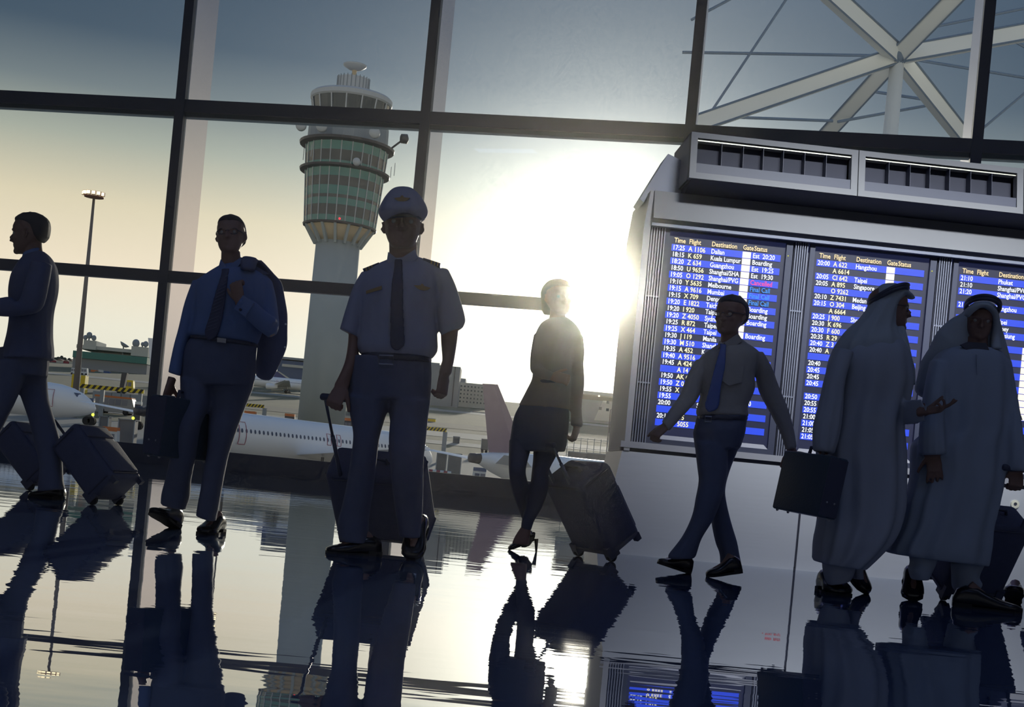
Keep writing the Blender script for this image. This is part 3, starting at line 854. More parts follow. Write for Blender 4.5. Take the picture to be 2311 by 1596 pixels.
pbox((297, 781, 333, 806), Yb + 2, 16, 'stair_tower', M['b_white'], t)
for px, r in (((202, 757), 1.3), ((193, 762), 1.0), ((212, 763), 1.1), ((307, 775), 1.6), ((322, 777), .8), ((329, 777), 1.2)):
    q = at(*px, Yb + 6); mb = MB(); mb.ball(q, r, r, r * 1.1, 12, 8); d = mb.build('radome', M['grey_metal'], t, True, off=t.location)
    mb = MB(); mb.tube([q - Vector((0, 0, r)), q - Vector((0, 0, r + 2.6))], .4, 6); mb.build('radome_mast', M['grey_metal'], d, off=t.location)
q = at(279, 781, Yb + 6); mb = MB(); mb.lathe([(.1, -.5), (1.2, -.1), (2.2, .9), (2.1, 1.0), (1.1, .1), (.1, -.2)], 16); md = Matrix.Translation(q) @ Matrix.Rotation(.5, 4, 'Y'); mb.v = [tuple(md @ Vector(v)) for v in mb.v]; d = mb.build('satellite_dish', M['grey_metal'], t, True, off=t.location)
mb = MB(); mb.tube([q, q - Vector((0, 0, 4))], .3, 6); mb.build('dish_mast', M['grey_metal'], d, off=t.location)
# low red and white sheds, far left
for i, (x0, y0, x1, y1, mk) in enumerate(((104, 812, 126, 822, 'b_red'), (127, 813, 142, 822, 'b_white'), (143, 815, 155, 824, 'b_red'), (156, 815, 164, 824, 'b_white'))):
    t = site('shed', ('faded red shed at the far left end of the low row', 'white shed between the two far red sheds', 'faded red shed in the middle of the far left row', 'white shed beside the teal building')[i], 'shed', (x0, y1), 640)
    x0 += .4; x1 -= .4
    pbox((x0, y0, x1, y1), 640, 10, 'wall', M[mk], t, base=ground_z(640) - 1)
    a = px_rect(x0, y0, x1, y1, 640); mb = MB(); mb.prism([(a[0], 639.7, a[3]), (a[1], 639.7, a[3]), ((a[0] + a[1]) / 2, 639.7, a[3] + .8)], Vector((0, 0, 0)), Vector((0, 10.6, 0))); mb.build('roof', M['b_brown'], t, off=t.location)
# trees on the skyline
M['leaf'] = mat('dark_evergreen_leaf', (58, 66, 60), 0.9, 0, 0.3, 0.4)
M['bark'] = mat('tree_bark', (70, 60, 54), 0.9)
for i, (px, py, r) in enumerate(((117, 806, 1.9), (126, 803, 2.3), (134, 802, 2.2), (142, 804, 2.0), (149, 803, 2.4), (157, 806, 2.2), (164, 806, 2.4))):
    Yt = 655.0 + (0, 9, 18)[i % 3] + i; q = at(px, py, Yt); t = thing('tree', '%s dark tree from the left on the far skyline' % ('first second third fourth fifth sixth seventh'.split()[i]), 'tree', (q.x, Yt, ground_z(Yt)), 0, 'trees on the skyline')
    h = q.z - ground_z(Yt); mb = MB(); rnd = random.Random(i)
    for k in range(9):
        a = rnd.uniform(0, 6.28); rr = rnd.uniform(0, r * .7); mb.ball((rr * math.cos(a), rr * math.sin(a), h - r * .6 - rnd.uniform(0, r * 1.3)), r * rnd.uniform(.45, .75), None, r * rnd.uniform(.4, .7), 8, 6)
    mb.build('crown', M['leaf'], t, True)
    mb = MB(); mb.tube([(0, 0, -.5), (0, 0, max(1.5, h - r))], .3, 6); mb.build('trunk', M['bark'], t)
# blue hangar
t = site('hangar', 'blue grey hangar behind the navy tail fins', 'hangar', (660, 860), 540)
pbox((628, 812, 720, 868), 540, 40, 'wall', M['b_blue'], t, base=ground_z(540) - 2)
pbox((636, 827, 720, 829), 539.6, .6, 'window_strip', M['b_white'], t)
pbox((626, 809, 722, 813), 539.5, 41, 'roof_edge', M['grey_metal'], t)
for i, (a_, b_) in enumerate((((623, 838), (655, 857)), ((605, 846), (619, 857)))):
    YF = (500, 512)[i]; p0 = at(*a_, YF); p1 = at(*b_, YF); mb = MB(); x = p0.x; dz = p0.z - p1.z
    mb.prism([(p0.x - 1.2, YF, p0.z), (p0.x + 1.0, YF, p0.z), (p1.x + .5, YF, p1.z), (p0.x - 2.8, YF, p1.z - .4)], Vector((0, 0, 0)), Vector((0, .5, 0)))
    t = thing('tail_fin', ('large navy tail fin with a pale stripe before the hangar', 'smaller navy tail fin left of the hangar')[i], 'airplane tail', (p0.x, YF, p1.z - .4)); mb.build('fin', M['navy_tail'], t, off=t.location)
    mb = MB(); mb.prism([(p0.x + .4, YF - .2, p0.z), (p0.x + 1.2, YF - .2, p0.z), (p1.x + .7, YF - .2, p1.z), (p1.x - .6, YF - .2, p1.z)], Vector((0, 0, 0)), Vector((0, .2, 0))); mb.build('stripe', M['b_white'], t, off=t.location)
    mb = MB(); mb.lathe([(.3, -4), (1.2, -2), (1.6, 2), (1.6, 5)], 16, (p0.x + 1.5, YF + .3, p1.z - 1.6), 'X'); mb.build('tail_cone', M['white_paint'], t, True, off=t.location)
    mb = MB(); gz = ground_z(500)
    for q in (3.0, 5.0): mb.tube([(p0.x + q, YF + .3, p1.z - 2.5), (p0.x + q, YF + .3, gz - .2)], .3, 6)
    mb.build('gear', M['dark_metal'], t, off=t.location)
# white office block with a grid of windows
Yo = 520.0
t = site('office_block', 'white office block with rows of square windows beyond the pilot', 'building', (1060, 915), Yo)
x0, x1, zb, zt = px_rect(1030, 862, 1103, 921, Yo)
w = pbox((1030, 862, 1103, 921), Yo, 25, 'wall', M['b_white'], t, base=ground_z(Yo) - 2)
pbox((1031, 853, 1050, 866), Yo + 3, 12, 'roof_block', M['b_grey'], t)
for r in range(5):
    for cidx in range(10):
        u = x0 + (x1 - x0) * (cidx + .35) / 10; v = zt - (zt - zb) * (r + .75) / 6.0; wd = (x1 - x0) / 10 * .42; ht = (zt - zb) / 6 * .4
        mb = MB(); mb.box(u, u + wd, Yo - .25, Yo + .05, v - ht, v); mb.build('window', M['dark_glass'], w, off=t.location)
t = site('office_tower', 'plain pale grey block beside the white office block', 'building', (1000, 915), 500)
pbox((968, 822, 1031, 918), 500, 15, 'wall', M['b_grey'], t, base=ground_z(500) - 2)
pbox((972, 818, 992, 824), 503, 8, 'roof_plant', M['grey_metal'], t)
mb = MB(); a = px_rect(968, 822, 1031, 918, 499.7); mb.box(a[1] - 2.2, a[1] - 1.8, 499.7, 500, a[2], a[3]); mb.build('downpipe', M['dark_metal'], t, off=t.location)
# warehouse right
t = site('warehouse', 'pale warehouse with brown roof between the woman and the board', 'warehouse', (1370, 940), 470)
w = pbox((1295, 899, 1450, 945), 470, 40, 'wall', M['b_grey'], t, base=ground_z(470) - 2)
a = px_rect(1290, 890, 1455, 903, 470); mb = MB(); mb.prism([(a[0], 469, a[2]), (a[0], 469, a[3]), (a[0], 490, a[3] + 3), (a[0], 512, a[2])], Vector((0, 0, 0)), Vector((a[1] - a[0], 0, 0))); mb.build('roof', M['b_brown'], t, off=t.location)
a = px_rect(1345, 903, 1452, 946, 469.6); mb = MB(); mb.prism([(a[0] + 2.5, 469.4, a[3]), (a[1], 469.4, a[3]), (a[1], 469.4, a[2] - 2), (a[0], 469.4, a[2] - 2)], Vector((0, 0, 0)), Vector((0, .4, 0))); mb.build('white_panel', M['b_white'], t, off=t.location)
for px in ((1372, 908), (1388, 911), (1404, 914), (1355, 922), (1371, 925)):
    q = at(*px, 469.2); mb = MB(); mb.box(q.x - .5, q.x + .5, 469.1, 469.5, q.z - .5, q.z + .5); mb.build('window', M['dark_glass'], w, off=t.location)
q = at(1352, 894, 468); mb = MB(); mb.ball(q, .35, seg=8, rows=5); mb.build('roof_light', M['lamp_on'], t, off=t.location)

# ---- barriers, containers, vehicles
M['yellow'] = mat('signal_yellow', (236, 206, 40), 0.55)
M['orange'] = mat('orange_paint', (206, 118, 62), 0.6)
M['blue_box'] = mat('blue_container', (62, 92, 150), 0.7)
M['teal_box'] = mat('teal_container', (64, 128, 126), 0.7)
M['white_box'] = mat('white_container', (214, 216, 216), 0.7)
M['red_box'] = mat('red_container', (154, 66, 74), 0.7)
M['grey_box'] = mat('grey_container', (110, 112, 116), 0.7)
M['black_stripe'] = mat('black_stripe_paint', (46, 44, 40), 0.7)
def container(label, px, Y, mk, dep=2.4, name='container', cat='container', group=None):
    t = site(name, label, cat, (px[0], px[3]), Y, group)
    x0, x1, zb, zt = px_rect(*px, Y); b = ground_z(Y); o = t.location
    mb = MB(); mb.box(x0, x1, Y, Y + dep, b, zt); body = mb.build('body', M[mk], t, off=o)
    w = x1 - x0; n = 5
    mb = MB()
    for i in range(n):
        u = x0 + w * (i + .3) / n; mb.box(u, u + w / n * .4, Y - .06, Y, b + (zt - b) * .1, zt - (zt - b) * .08)
    mb.build('side_ribs', M[mk], body, off=o)
    mb = MB(); mb.box(x0 - .02, x1 + .02, Y - .04, Y + dep + .04, zt - .1, zt + .05); mb.build('top_frame', M['grey_metal'], body, off=o)
    return t
for lab, px, Y, mk in (('orange container in the row before the teal building', (205, 834, 217, 845), 520, 'orange'), ('teal container beside the orange one', (214, 838, 220, 847), 515, 'teal_box'),
        ('white container right of the teal one', (222, 834, 232, 842), 526, 'white_box'), ('blue container at the right end of the row', (234, 837, 246, 846), 520, 'blue_box'),
        ('blue container near the pilot\'s right hand', (986, 935, 1001, 947), 410, 'blue_box'), ('red container between two blue ones', (1002, 937, 1020, 949), 410, 'red_box'), ('blue grey container right of the red one', (1021, 938, 1038, 950), 412, 'teal_box'),
        ('grey cabinet beside the service road', (1023, 985, 1036, 1006), 236, 'grey_box'), ('dark freight unit left of the fence lamp', (1284, 1019, 1322, 1040), 200, 'grey_box'), ('dark freight unit under the street lamp', (1326, 1022, 1374, 1044), 196, 'grey_box'),
        ('yellow box right of the pilot\'s fist', (964, 944, 982, 960), 330, 'yellow'), ('yellow block left of the mast foot', (163, 843, 172, 858), 300, 'yellow'), ('yellow block right of the mast foot', (183, 846, 192, 860), 300, 'yellow')):
    container(lab, px, Y, mk)
def barrier_row(px_list, Y, lead):
    for i, (x0, y0, x1, y1, mk) in enumerate(px_list):
        t = site('barrier_block', '%s barrier block, %s from the left in the row %s' % ('red' if mk == 'b_red' else 'white', 'first second third fourth fifth sixth seventh eighth ninth tenth'.split()[i], lead), 'barrier', (x0, y1), Y, 'red and white barrier blocks ' + lead)
        a = px_rect(x0, y0, x1, y1, Y); a = (a[0] + .06, a[1] - .06, a[2], a[3]); b = ground_z(Y); mb = MB(); mb.prism([(a[0] + .02, Y, b - .2), (a[1] - .02, Y, b - .2), (a[1] - .02, Y + .25, a[3]), (a[0] + .02, Y + .25, a[3])], Vector((0, 0, 0)), Vector((0, 1.0, 0))); mb.build('block', M[mk], t, off=t.location)
        mb = MB(); mb.box(a[0] - .02, a[1] + .02, Y - .1, Y + 1.3, b - .2, b + .25); mb.build('foot', M['grey_metal'], t, off=t.location)
xs = [575, 583, 592, 605, 613, 620, 635, 650, 659, 671, 685]
barrier_row([(xs[i], 881 + (xs[i] - 575) * .1, xs[i + 1], 890 + (xs[i] - 575) * .1, 'b_red' if i % 2 == 0 else 'white_box') for i in range(10)], 470, 'below the hangar')
xs = [1061, 1066, 1078, 1084, 1094, 1101]
barrier_row([(xs[i], 928 + (xs[i] - 1061) * .1, xs[i + 1], 937 + (xs[i] - 1061) * .1, 'white_box' if i % 2 == 0 else 'b_red') for i in range(5)], 455, 'left of the mauve fin')
xs = [966, 971, 976, 982, 988]
barrier_row([(xs[i], 924 + (xs[i] - 966) * .1, xs[i + 1], 932 + (xs[i] - 966) * .1, 'b_red' if i % 2 == 0 else 'white_box') for i in range(4)], 455, 'beside the pilot')
def gantry(label, ax, ay, bx, by, th, Y, post_px):
    t = site('height_barrier', label, 'barrier', (ax, ay), Y)
    a, b = at(ax, ay, Y), at(bx, by, Y); hh = th * Y / F; n = max(6, int((b.x - a.x) / .9)); o = t.location
    mb = MB(); mb.box(a.x, b.x, Y, Y + .3, a.z - hh, a.z); beam = mb.build('beam', M['yellow'], t, off=o)
    for i in range(n):
        x = a.x + (b.x - a.x) * i / n; w = (b.x - a.x) / n * .5
        mb = MB(); mb.prism([(x, Y - .04, a.z - hh), (x + w, Y - .04, a.z - hh), (x + w + hh * .7, Y - .04, a.z), (x + hh * .7, Y - .04, a.z)], Vector((0, 0, 0)), Vector((0, .02, 0))); mb.build('black_stripe', M['black_stripe'], beam, off=o)
    for px in post_px:
        q = at(px, ay, Y); mb = MB(); mb.box(q.x - .3, q.x + .3, Y + .05, Y + .6, ground_z(Y) - .1, a.z - hh); mb.build('post', M['grey_metal'], t, off=o)
gantry('long yellow and black striped height barrier by the mast', 180, 866, 325, 880, 9, 215, (186, 232, 318))
gantry('striped height barrier left of the tower shaft', 552, 910, 596, 914, 7, 215, (598,))
gantry('striped height barrier right of the pilot', 962, 963, 1008, 967, 8, 185, (1006,))
# grey wall under the left barrier
t = site('service_wall', 'low pale panelled wall behind the small bus', 'wall', (260, 900), 250)
for i in range(6):
    x0 = 210 + i * 21; pbox((x0, 882 + i * 2, x0 + 20, 905 + i * 2), 250, .5, 'panel', M['b_grey' if i % 2 else 'grey_metal'], t, base=ground_z(250))
M['bus_body'] = mat('bus_body', (150, 150, 152), 0.5)
M['lamp_green'] = emis('green_marker', (214, 255, 70), 2.5)
def wheel(mb, x, y, r, z): mb.lathe([(r * .8, -.12), (r, -.1), (r, .1), (r * .8, .12)], 14, (x, y, z + r), 'Y')
def vehicle(name, label, cat, px, Y, body, roof, nose=1, wheels=2, light=None):
    """side view vehicle: px rect, nose=+1 faces right"""
    t = site(name, label, cat, ((px[0] + px[2]) / 2, px[3]), Y)
    x0, x1, zb, zt = px_rect(*px, Y); w = x1 - x0; b = ground_z(Y); h = max(zt - b, 1.0); o = t.location; D = min(2.3, w * .6)
    def X(f): return x0 + w * f if nose > 0 else x1 - w * f
    r = h * .16
    mb = MB(); mb.prism([(X(0), Y, b + r * .8), (X(1), Y, b + r * .8), (X(1), Y, b + h * .45), (X(.93), Y, b + h * .92), (X(.02), Y, b + h * .95)], Vector((0, 0, 0)), Vector((0, D, 0))); bd = mb.build('body', M[body], t, off=o)
    mb = MB(); mb.box(min(X(0), X(.92)), max(X(0), X(.92)), Y - .03, Y + D + .03, b + h * .9, b + h); mb.build('roof', M[roof], bd, off=o)
    n = max(2, int(w / 1.3))
    for i in range(n):
        a0, a1 = X(.05 + .8 * i / n), X(.05 + .8 * (i + .82) / n); mb = MB(); mb.box(min(a0, a1), max(a0, a1), Y - .04, Y + .02, b + h * .52, b + h * .84); mb.build('window', M['pane_dark'], bd, off=o)
    for f in ([.2, .8] if wheels == 2 else [.15, .55, .85]):
        for yy in (Y, Y + D): mb = MB(); wheel(mb, X(f), yy, r, b); mb.build('wheel', M['tyre'], t, off=o)
    if light:
        mb = MB(); mb.ball((X(1.0), Y, b + h * .4), .22, seg=8, rows=5); mb.build('marker_light', M[light], t, off=o)
vehicle('bus', 'small grey bus with an orange roof on the apron', 'bus', (214, 890, 302, 927), 225, 'bus_body', 'orange')
vehicle('van', 'white van left of the mast on the far road', 'van', (161, 830, 173, 841), 450, 'white_box', 'white_box')
vehicle('van', 'white van right of the mast on the far road', 'van', (184, 830, 197, 842), 450, 'white_box', 'white_box')
vehicle('van', 'bright yellow van behind the striped barrier', 'van', (280, 857, 301, 872), 330, 'yellow', 'yellow')
vehicle('tug', 'small dark tug with a green marker light before the nose', 'tug', (197, 898, 212, 912), 190, 'dark_metal', 'b_blue', 1, 2, 'lamp_green')
vehicle('service_car', 'dark service car right of the bus with green marker light', 'car', (304, 906, 318, 922), 190, 'dark_metal', 'white_box', -1, 2, 'lamp_green')
vehicle('pickup', 'white pickup truck right of the rolling suitcase', 'truck', (232, 962, 266, 985), 118, 'white_box', 'orange')
vehicle('loader', 'orange topped loader left behind the side-on airliner', 'vehicle', (552, 927, 577, 948), 200, 'dark_metal', 'orange')
vehicle('loader', 'orange topped loader in the middle behind the airliner', 'vehicle', (643, 933, 665, 954), 200, 'dark_metal', 'orange')
vehicle('loader', 'orange topped loader beside the tower shaft', 'vehicle', (778, 943, 796, 964), 200, 'dark_metal', 'orange')
vehicle('catering_truck', 'white truck under the mauve tail', 'truck', (1066, 1054, 1096, 1080), 118, 'white_box', 'b_blue', -1)
# stair truck with raised ramp
t = site('stair_truck', 'dark truck with a raised ramp beside the yellow van', 'truck', (278, 866), 320)
q0, q1 = at(270, 866, 320), at(284, 842, 320); o = t.location; gz = ground_z(320)
mb = MB(); mb.prism([(q0.x, 320, gz + .5), (q0.x + .9, 320, gz + .5), (q1.x + .3, 320, q1.z), (q1.x - 1.0, 320, q1.z)], Vector((0, 0, 0)), Vector((0, 1.4, 0))); mb.build('ramp', M['dark_metal'], t, off=o)
mb = MB(); mb.box(q0.x - .6, q1.x + .6, 319.8, 321.6, gz + .4, gz + .9); mb.build('chassis', M['grey_box'], t, off=o)
for xx in (q0.x, q1.x): mb = MB(); wheel(mb, xx, 319.8, .4, gz); mb.build('wheel', M['tyre'], t, off=o)
# baggage carts
def cart(label, px, Y):
    t = site('baggage_cart', label, 'cart', (px[0], px[3]), Y, 'baggage carts on the apron'); x0, x1, zb, zt = px_rect(*px, Y); b = ground_z(Y); o = t.location; h = zt - b
    mb = MB(); mb.box(x0, x1, Y, Y + 1.5, b + .45, b + .6); mb.build('deck', M['dark_metal'], t, off=o)
    mb = MB(); mb.box(x0 + .1, x1 - .1, Y + .1, Y + 1.4, b + .6, zt - .1); mb.build('load', M['grey_box'], t, off=o)
    for xx in (x0 + .05, x1 - .05):
        mb = MB(); mb.box(xx - .05, xx + .05, Y, Y + .1, b + .6, zt); mb.build('post', M['grey_metal'], t, off=o)
    mb = MB(); mb.box(x0, x1, Y, Y + 1.5, zt - .08, zt); mb.build('canopy', M['b_grey'], t, off=o)
    for xx in (x0 + .3, x1 - .3): mb = MB(); wheel(mb, xx, Y, .24, b); mb.build('wheel', M['tyre'], t, off=o)
cart('baggage cart left of the rolling suitcase tip, nearest the sill', (267, 944, 302, 985), 120)
cart('covered freight cart under the left barrier', (224, 938, 244, 962), 135)
cart('loaded baggage cart below the white tailplane', (1012, 1022, 1040, 1058), 150)
cart('dark baggage cart right of the pilot', (986, 1022, 1007, 1054), 152)
cart('small dark cart left of the mauve fin', (1087, 990, 1102, 1012), 215)
t = site('red_white_pole', 'red and white pole lying low on the apron near the sill', 'barrier', (960, 1064), 120)
a, b = at(960, 1062, 120), at(1018, 1068, 120); n_ = 7
for i in range(n_):
    mb = MB(); mb.tube([a.lerp(b, i / n_), a.lerp(b, (i + 1) / n_)], .16, 8); mb.build('segment', M['b_red' if i % 2 else 'white_box'], t, off=t.location)
for p_ in (a, b): mb = MB(); mb.tube([p_, (p_.x, p_.y, GZ)], .08, 6); mb.build('leg', M['grey_metal'], t, off=t.location)
# fence on the verge
t = site('fence', 'thin wire fence along the grass right of the woman', 'fence', (1340, 1000), 225)
for i in range(9):
    x = 1282 + i * 15; p0 = at(x, 985 + i * 1.45, 225); mb = MB(); mb.tube([(p0.x, 225, ground_z(225) - .1), (p0.x, 225, p0.z)], .06, 5); mb.build('fence_post', M['grey_metal'], t, off=t.location)
for f in (.15, .5, .95):
    p0, p1 = at(1282, 985, 225), at(1282 + 8 * 15, 985 + 8 * 1.45, 225); z = ground_z(225) + (p0.z - ground_z(225)) * f
    mb = MB(); mb.tube([(p0.x, 225, z), (p1.x, 225, z)], .03, 4); mb.build('fence_wire', M['grey_metal'], t, off=t.location)

# ---- reflection of the hall's roof truss, built as steelwork outside the right panes
M['truss'] = mat('white_truss_paint', (236, 240, 242), 0.6, 0, 0.03, 0.4)
M['truss_dark'] = mat('blue_grey_rod', (120, 138, 162), 0.6)  # blue-grey for the node, flanges and tie rods
CZ = 58.0
node = at(2026, 126, CZ)
col = thing('truss_reflection', 'hall truss reflection built as white steel outside the right window panes', 'column', (at(2026, 126, CZ).x, CZ, GZ))
o = col.location
mb = MB(); mb.tube([(node.x, CZ, GZ), (node.x, CZ, node.z)], [.42, .3], 14); mb.build('post', M['truss'], col, True, off=o)
mb = MB(); mb.ball(node, .45, seg=12, rows=8); mb.build('node', M['truss_dark'], col, True, off=o)
def beam(px, Y, w=.34, name='branch', m='truss', a=None):
    e = at(*px, Y); s = node if a is None else a
    d = (e - s).normalized(); side = d.cross(Vector((0, 1, 0))).normalized(); up = side.cross(d)
    mb = MB(); mb.rings([[p + side * w * x + up * w * .7 * y for x, y in ((-1, -1), (1, -1), (1, 1), (-1, 1))] for p in (s, e)]); mb.build(name, M[m], col, off=o)
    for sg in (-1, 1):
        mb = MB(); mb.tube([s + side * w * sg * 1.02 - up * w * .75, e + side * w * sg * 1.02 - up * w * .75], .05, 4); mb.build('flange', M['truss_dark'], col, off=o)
for px, Y in (((1845, -38), CZ - 4), ((2200, -52), CZ - 4), ((2420, 55), CZ), ((1560, 285), CZ), ((1840, 330), CZ + 8), ((2200, 345), CZ + 8)):
    beam(px, Y)
for a, b in (((1540, 118), (2005, 126)), ((1600, 260), (1800, -40)), ((2050, 132), (2330, 178)), ((1960, 205), (2090, 225)), ((1890, 275), (2110, 235)), ((1590, 262), (1880, 273)), ((2110, 60), (2330, 15)), ((2262, 78), (2330, 115)), ((2200, 305), (2330, 195)), ((1560, 45), (1700, -30))):
    p0, p1 = at(*a, CZ + 4), at(*b, CZ + 4); mb = MB(); mb.tube([p0, p1], .07, 6); mb.build('tie_rod', M['truss_dark'], col, off=o)

# ------------------------------------------------------------------ travellers
CR = {'A1': (0, 460, 4.694), 'A2': (0, 800, 4.432), 'B1': (380, 470, 3.99), 'B2': (320, 840, 3.99), 'C1': (760, 400, 3.8), 'C2': (700, 800, 3.256),
      'D1': (1130, 600, 3.8), 'D2': (1120, 980, 5.147), 'E1': (1460, 650, 3.892), 'E2': (1460, 960, 4.2), 'F1': (1780, 620, 3.99), 'F2': (1760, 1000, 4.093),
      'G1': (2040, 660, 4.2), 'G2': (1980, 1000, 3.8)}
def cr(k, x, y):
    ox, oy, s = CR[k]; return ox + x / s, oy + y / s

def cat_rom(p0, p1, p2, p3, t):
    return 0.5 * ((2 * p1) + (p2 - p0) * t + (2 * p0 - 5 * p1 + 4 * p2 - p3) * t * t + (3 * p1 - p0 - 3 * p2 + p3) * t ** 3)

class Figure:
    def __init__(self, name, label, cat, Z, foot_px, warp=None):
        self.Z = Z; self.warp = warp
        b = self.pt(foot_px[0], foot_px[1]); b.z = 0
        self.root = thing(name, label, cat, b)
        self.o = b
        self.body = MB()
    def wy(self, y):
        if self.warp:
            y0, y1, d = self.warp
            t = max(0.0, min(1.0, (y - y0) / (y1 - y0))); return y + d * t
        return y
    def pt(self, px, py, dz=0.0):
        return at(px, self.wy(py), self.Z + dz)
    def p(self, k, x, y, dz=0.0):
        return self.pt(*cr(k, x, y), dz)
    def loft(self, secs, n=2.4, sub=4, seg=20, grow=0.0, hscale=1.0, mb=None, fold=0.0):
        """secs: (crop, Lx, Ly, Rx, Ry, half_depth, dz)"""
        rows = []
        for k, lx, ly, rx, ry, hd, dz in secs:
            a, b = self.p(k, lx, ly, dz), self.p(k, rx, ry, dz)
            rows.append((a, b, hd))
        P = []
        for i in range(len(rows) - 1):
            r0, r1, r2, r3 = rows[max(i - 1, 0)], rows[i], rows[i + 1], rows[min(i + 2, len(rows) - 1)]
            for j in range(sub):
                t = j / sub
                P.append(tuple(cat_rom(r0[q], r1[q], r2[q], r3[q], t) for q in range(3)))
        P.append(rows[-1])
        rings = []
        if fold: seg = 64
        for ip, (a, b, hd) in enumerate(P):
            fa = fold * min(1.0, ip / (len(P) * .4))
            c = (a + b) / 2; h = (b - a) / 2; L = h.length
            h = h * max(0.2, (L + grow) / L) * hscale; d = Vector((0, 1, 0)) * max(.004, hd + grow) * hscale
            ring_ = []
            for q in range(seg):
                t = 2 * math.pi * q / seg; ct, st = math.cos(t), math.sin(t)
                w_ = 1 + fa * math.sin(11 * t + .6 * math.sin(3 * t) + ip * .05)
                ring_.append(c + h * math.copysign(abs(ct) ** (2 / n), ct) * (1 if abs(ct) > .93 else w_) + d * math.copysign(abs(st) ** (2 / n), st) * w_)
            rings.append(ring_)
        (mb if mb is not None else MB()).rings(rings) if mb is not None else None
        if mb is None:
            m_ = MB(); m_.rings(rings); return m_
        return mb
    def wear(self, name, lofts, m, voxel=0.009, label=None, n=2.4, grow=0.0, body=0.8, smooth_it=3, fold=0.0):
        """a garment: union of lofts; the body inside follows the same lofts"""
        mb = MB()
        for s in lofts:
            self.loft(s, n=n, grow=grow, mb=mb, fold=fold)
            if body: self.loft(s, n=2.1, hscale=body, mb=self.body)
        return remesh_part(name, mb, m, self.root, self.o, voxel, smooth_it, label)
    def poly(self, name, k, pts, dz, th, m, parent=None, label=None):
        mb = MB(); P = []
        for q in pts:
            P.append(self.p(k, q[0], q[1], q[2] if len(q) > 2 else dz))
        mb.prism(P, Vector((0, 0, 0)), Vector((0, th, 0)))
        return mb.build(name, m, parent or self.root, off=self.o, label=label)
    # ---- head
    def head(self, k, crown, base, yaw=0.0, pitch=0.0, dz=0.0, wide=1.0, hair='short', hair_mat=None, glasses=False, face=True, hair_grow=0.0):
        top, bot = self.p(k, crown[0], crown[1], dz), self.p(k, base[0], base[1], dz)
        up = (top - bot); Hh = up.length; up.normalize()
        ya = math.radians(yaw); fwd = Vector((-math.sin(ya), -math.cos(ya), 0)); fwd = (fwd - up * fwd.dot(up)).normalized()
        R3 = Matrix.Rotation(math.radians(pitch), 3, fwd.cross(up)); 
        fwd = R3 @ fwd; up2 = R3 @ up; side = fwd.cross(up2)
        c0 = bot + up * Hh * .45
        def T(x, y, z): return c0 + side * (x * Hh * wide) + fwd * (y * Hh) + up2 * ((z - .45) * Hh)
        prof = [(.0, .32, .12, .09), (.03, .37, .04, .16), (.08, .39, -.04, .215), (.16, .385, -.12, .262), (.25, .395, -.22, .295), (.35, .385, -.33, .318), (.44, .385, -.41, .33), (.51, .375, -.45, .338),
                (.58, .41, -.47, .345), (.7, .405, -.48, .352), (.8, .36, -.45, .335), (.9, .25, -.36, .275), (.96, .13, -.25, .19), (1.0, -.02, -.12, .07)]
        mb = self.body
        rings = []
        for z, f, b, w in prof:
            cy, hy = (f + b) / 2, (f - b) / 2
            rings.append([T(w * math.copysign(abs(math.cos(t)) ** .85, math.cos(t)), cy + hy * math.copysign(abs(math.sin(t)) ** .9, math.sin(t)), z) for t in [2 * math.pi * q / 24 for q in range(24)]])
        mb.rings(rings)
        mb.tube([T(0, .36, .57), T(0, .42, .48), T(0, .485, .40), T(0, .50, .365), T(0, .41, .335)], [.03 * Hh, .038 * Hh, .048 * Hh, .05 * Hh, .05 * Hh], 10)
        for s in (-1, 1):
            mb.ball(T(s * .055, .415, .365), .042 * Hh, seg=8, rows=6)
            mb.tube([T(s * .33, -.02, .56), T(s * .385, -.06, .58), T(s * .39, -.07, .47), T(s * .35, -.01, .36)], [.03 * Hh, .045 * Hh, .04 * Hh, .025 * Hh], 8)
            mb.tube([T(s * .06, .385, .575), T(s * .17, .37, .59), T(s * .26, .29, .57)], [.03 * Hh] * 3, 8)
            mb.ball(T(s * .2, .27, .40), .085 * Hh, seg=10, rows=8)
        mb.tube([T(-.11, .355, .235), T(0, .405, .245), T(.11, .355, .235)], [.018 * Hh, .03 * Hh, .018 * Hh], 8)
        mb.tube([T(-.1, .35, .2), T(0, .40, .198), T(.1, .35, .2)], [.018 * Hh, .034 * Hh, .018 * Hh], 8)
        mb.ball(T(0, .34, .07), .085 * Hh, seg=12, rows=8)
        self.T = T; self.Hh = Hh
        if face:
            for s in (-1, 1):
                e = MB(); e.ball(T(s * .155, .325, .505), .052 * Hh, seg=10, rows=8); e.build('eye', M['eye'], self.root, True, off=self.o)
        if hair:
            hp = [(.27, -.30, -.34, .12), (.33, -.22, -.39, .24), (.42, -.14, -.455, .335), (.52, -.07, -.49, .35), (.6, -.02, -.505, .36), (.68, .04, -.515, .364), (.76, .2, -.51, .362), (.83, .345, -.49, .352), (.9, .36, -.44, .31), (.98, .26, -.33, .24), (1.045, .08, -.18, .1)]
            if hair == 'cap': hp = hp[:6]
            if hair == 'long': hp = [(.06, -.2, -.42, .3), (.2, -.12, -.5, .37)] + [(z, f + .03, b - .06, w + .03) for z, f, b, w in hp[2:]]
            hm = MB(); rings = []
            g = hair_grow
            for z, f, b, w in hp:
                cy, hy = (f + b) / 2, (f - b) / 2 + g
                rings.append([T((w + g) * math.copysign(abs(math.cos(t)) ** .85, math.cos(t)), cy + hy * math.copysign(abs(math.sin(t)) ** .85, math.sin(t)), z) for t in [2 * math.pi * q / 24 for q in range(24)]])
            hm.rings(rings)
            rnd = random.Random(int(crown[0]))
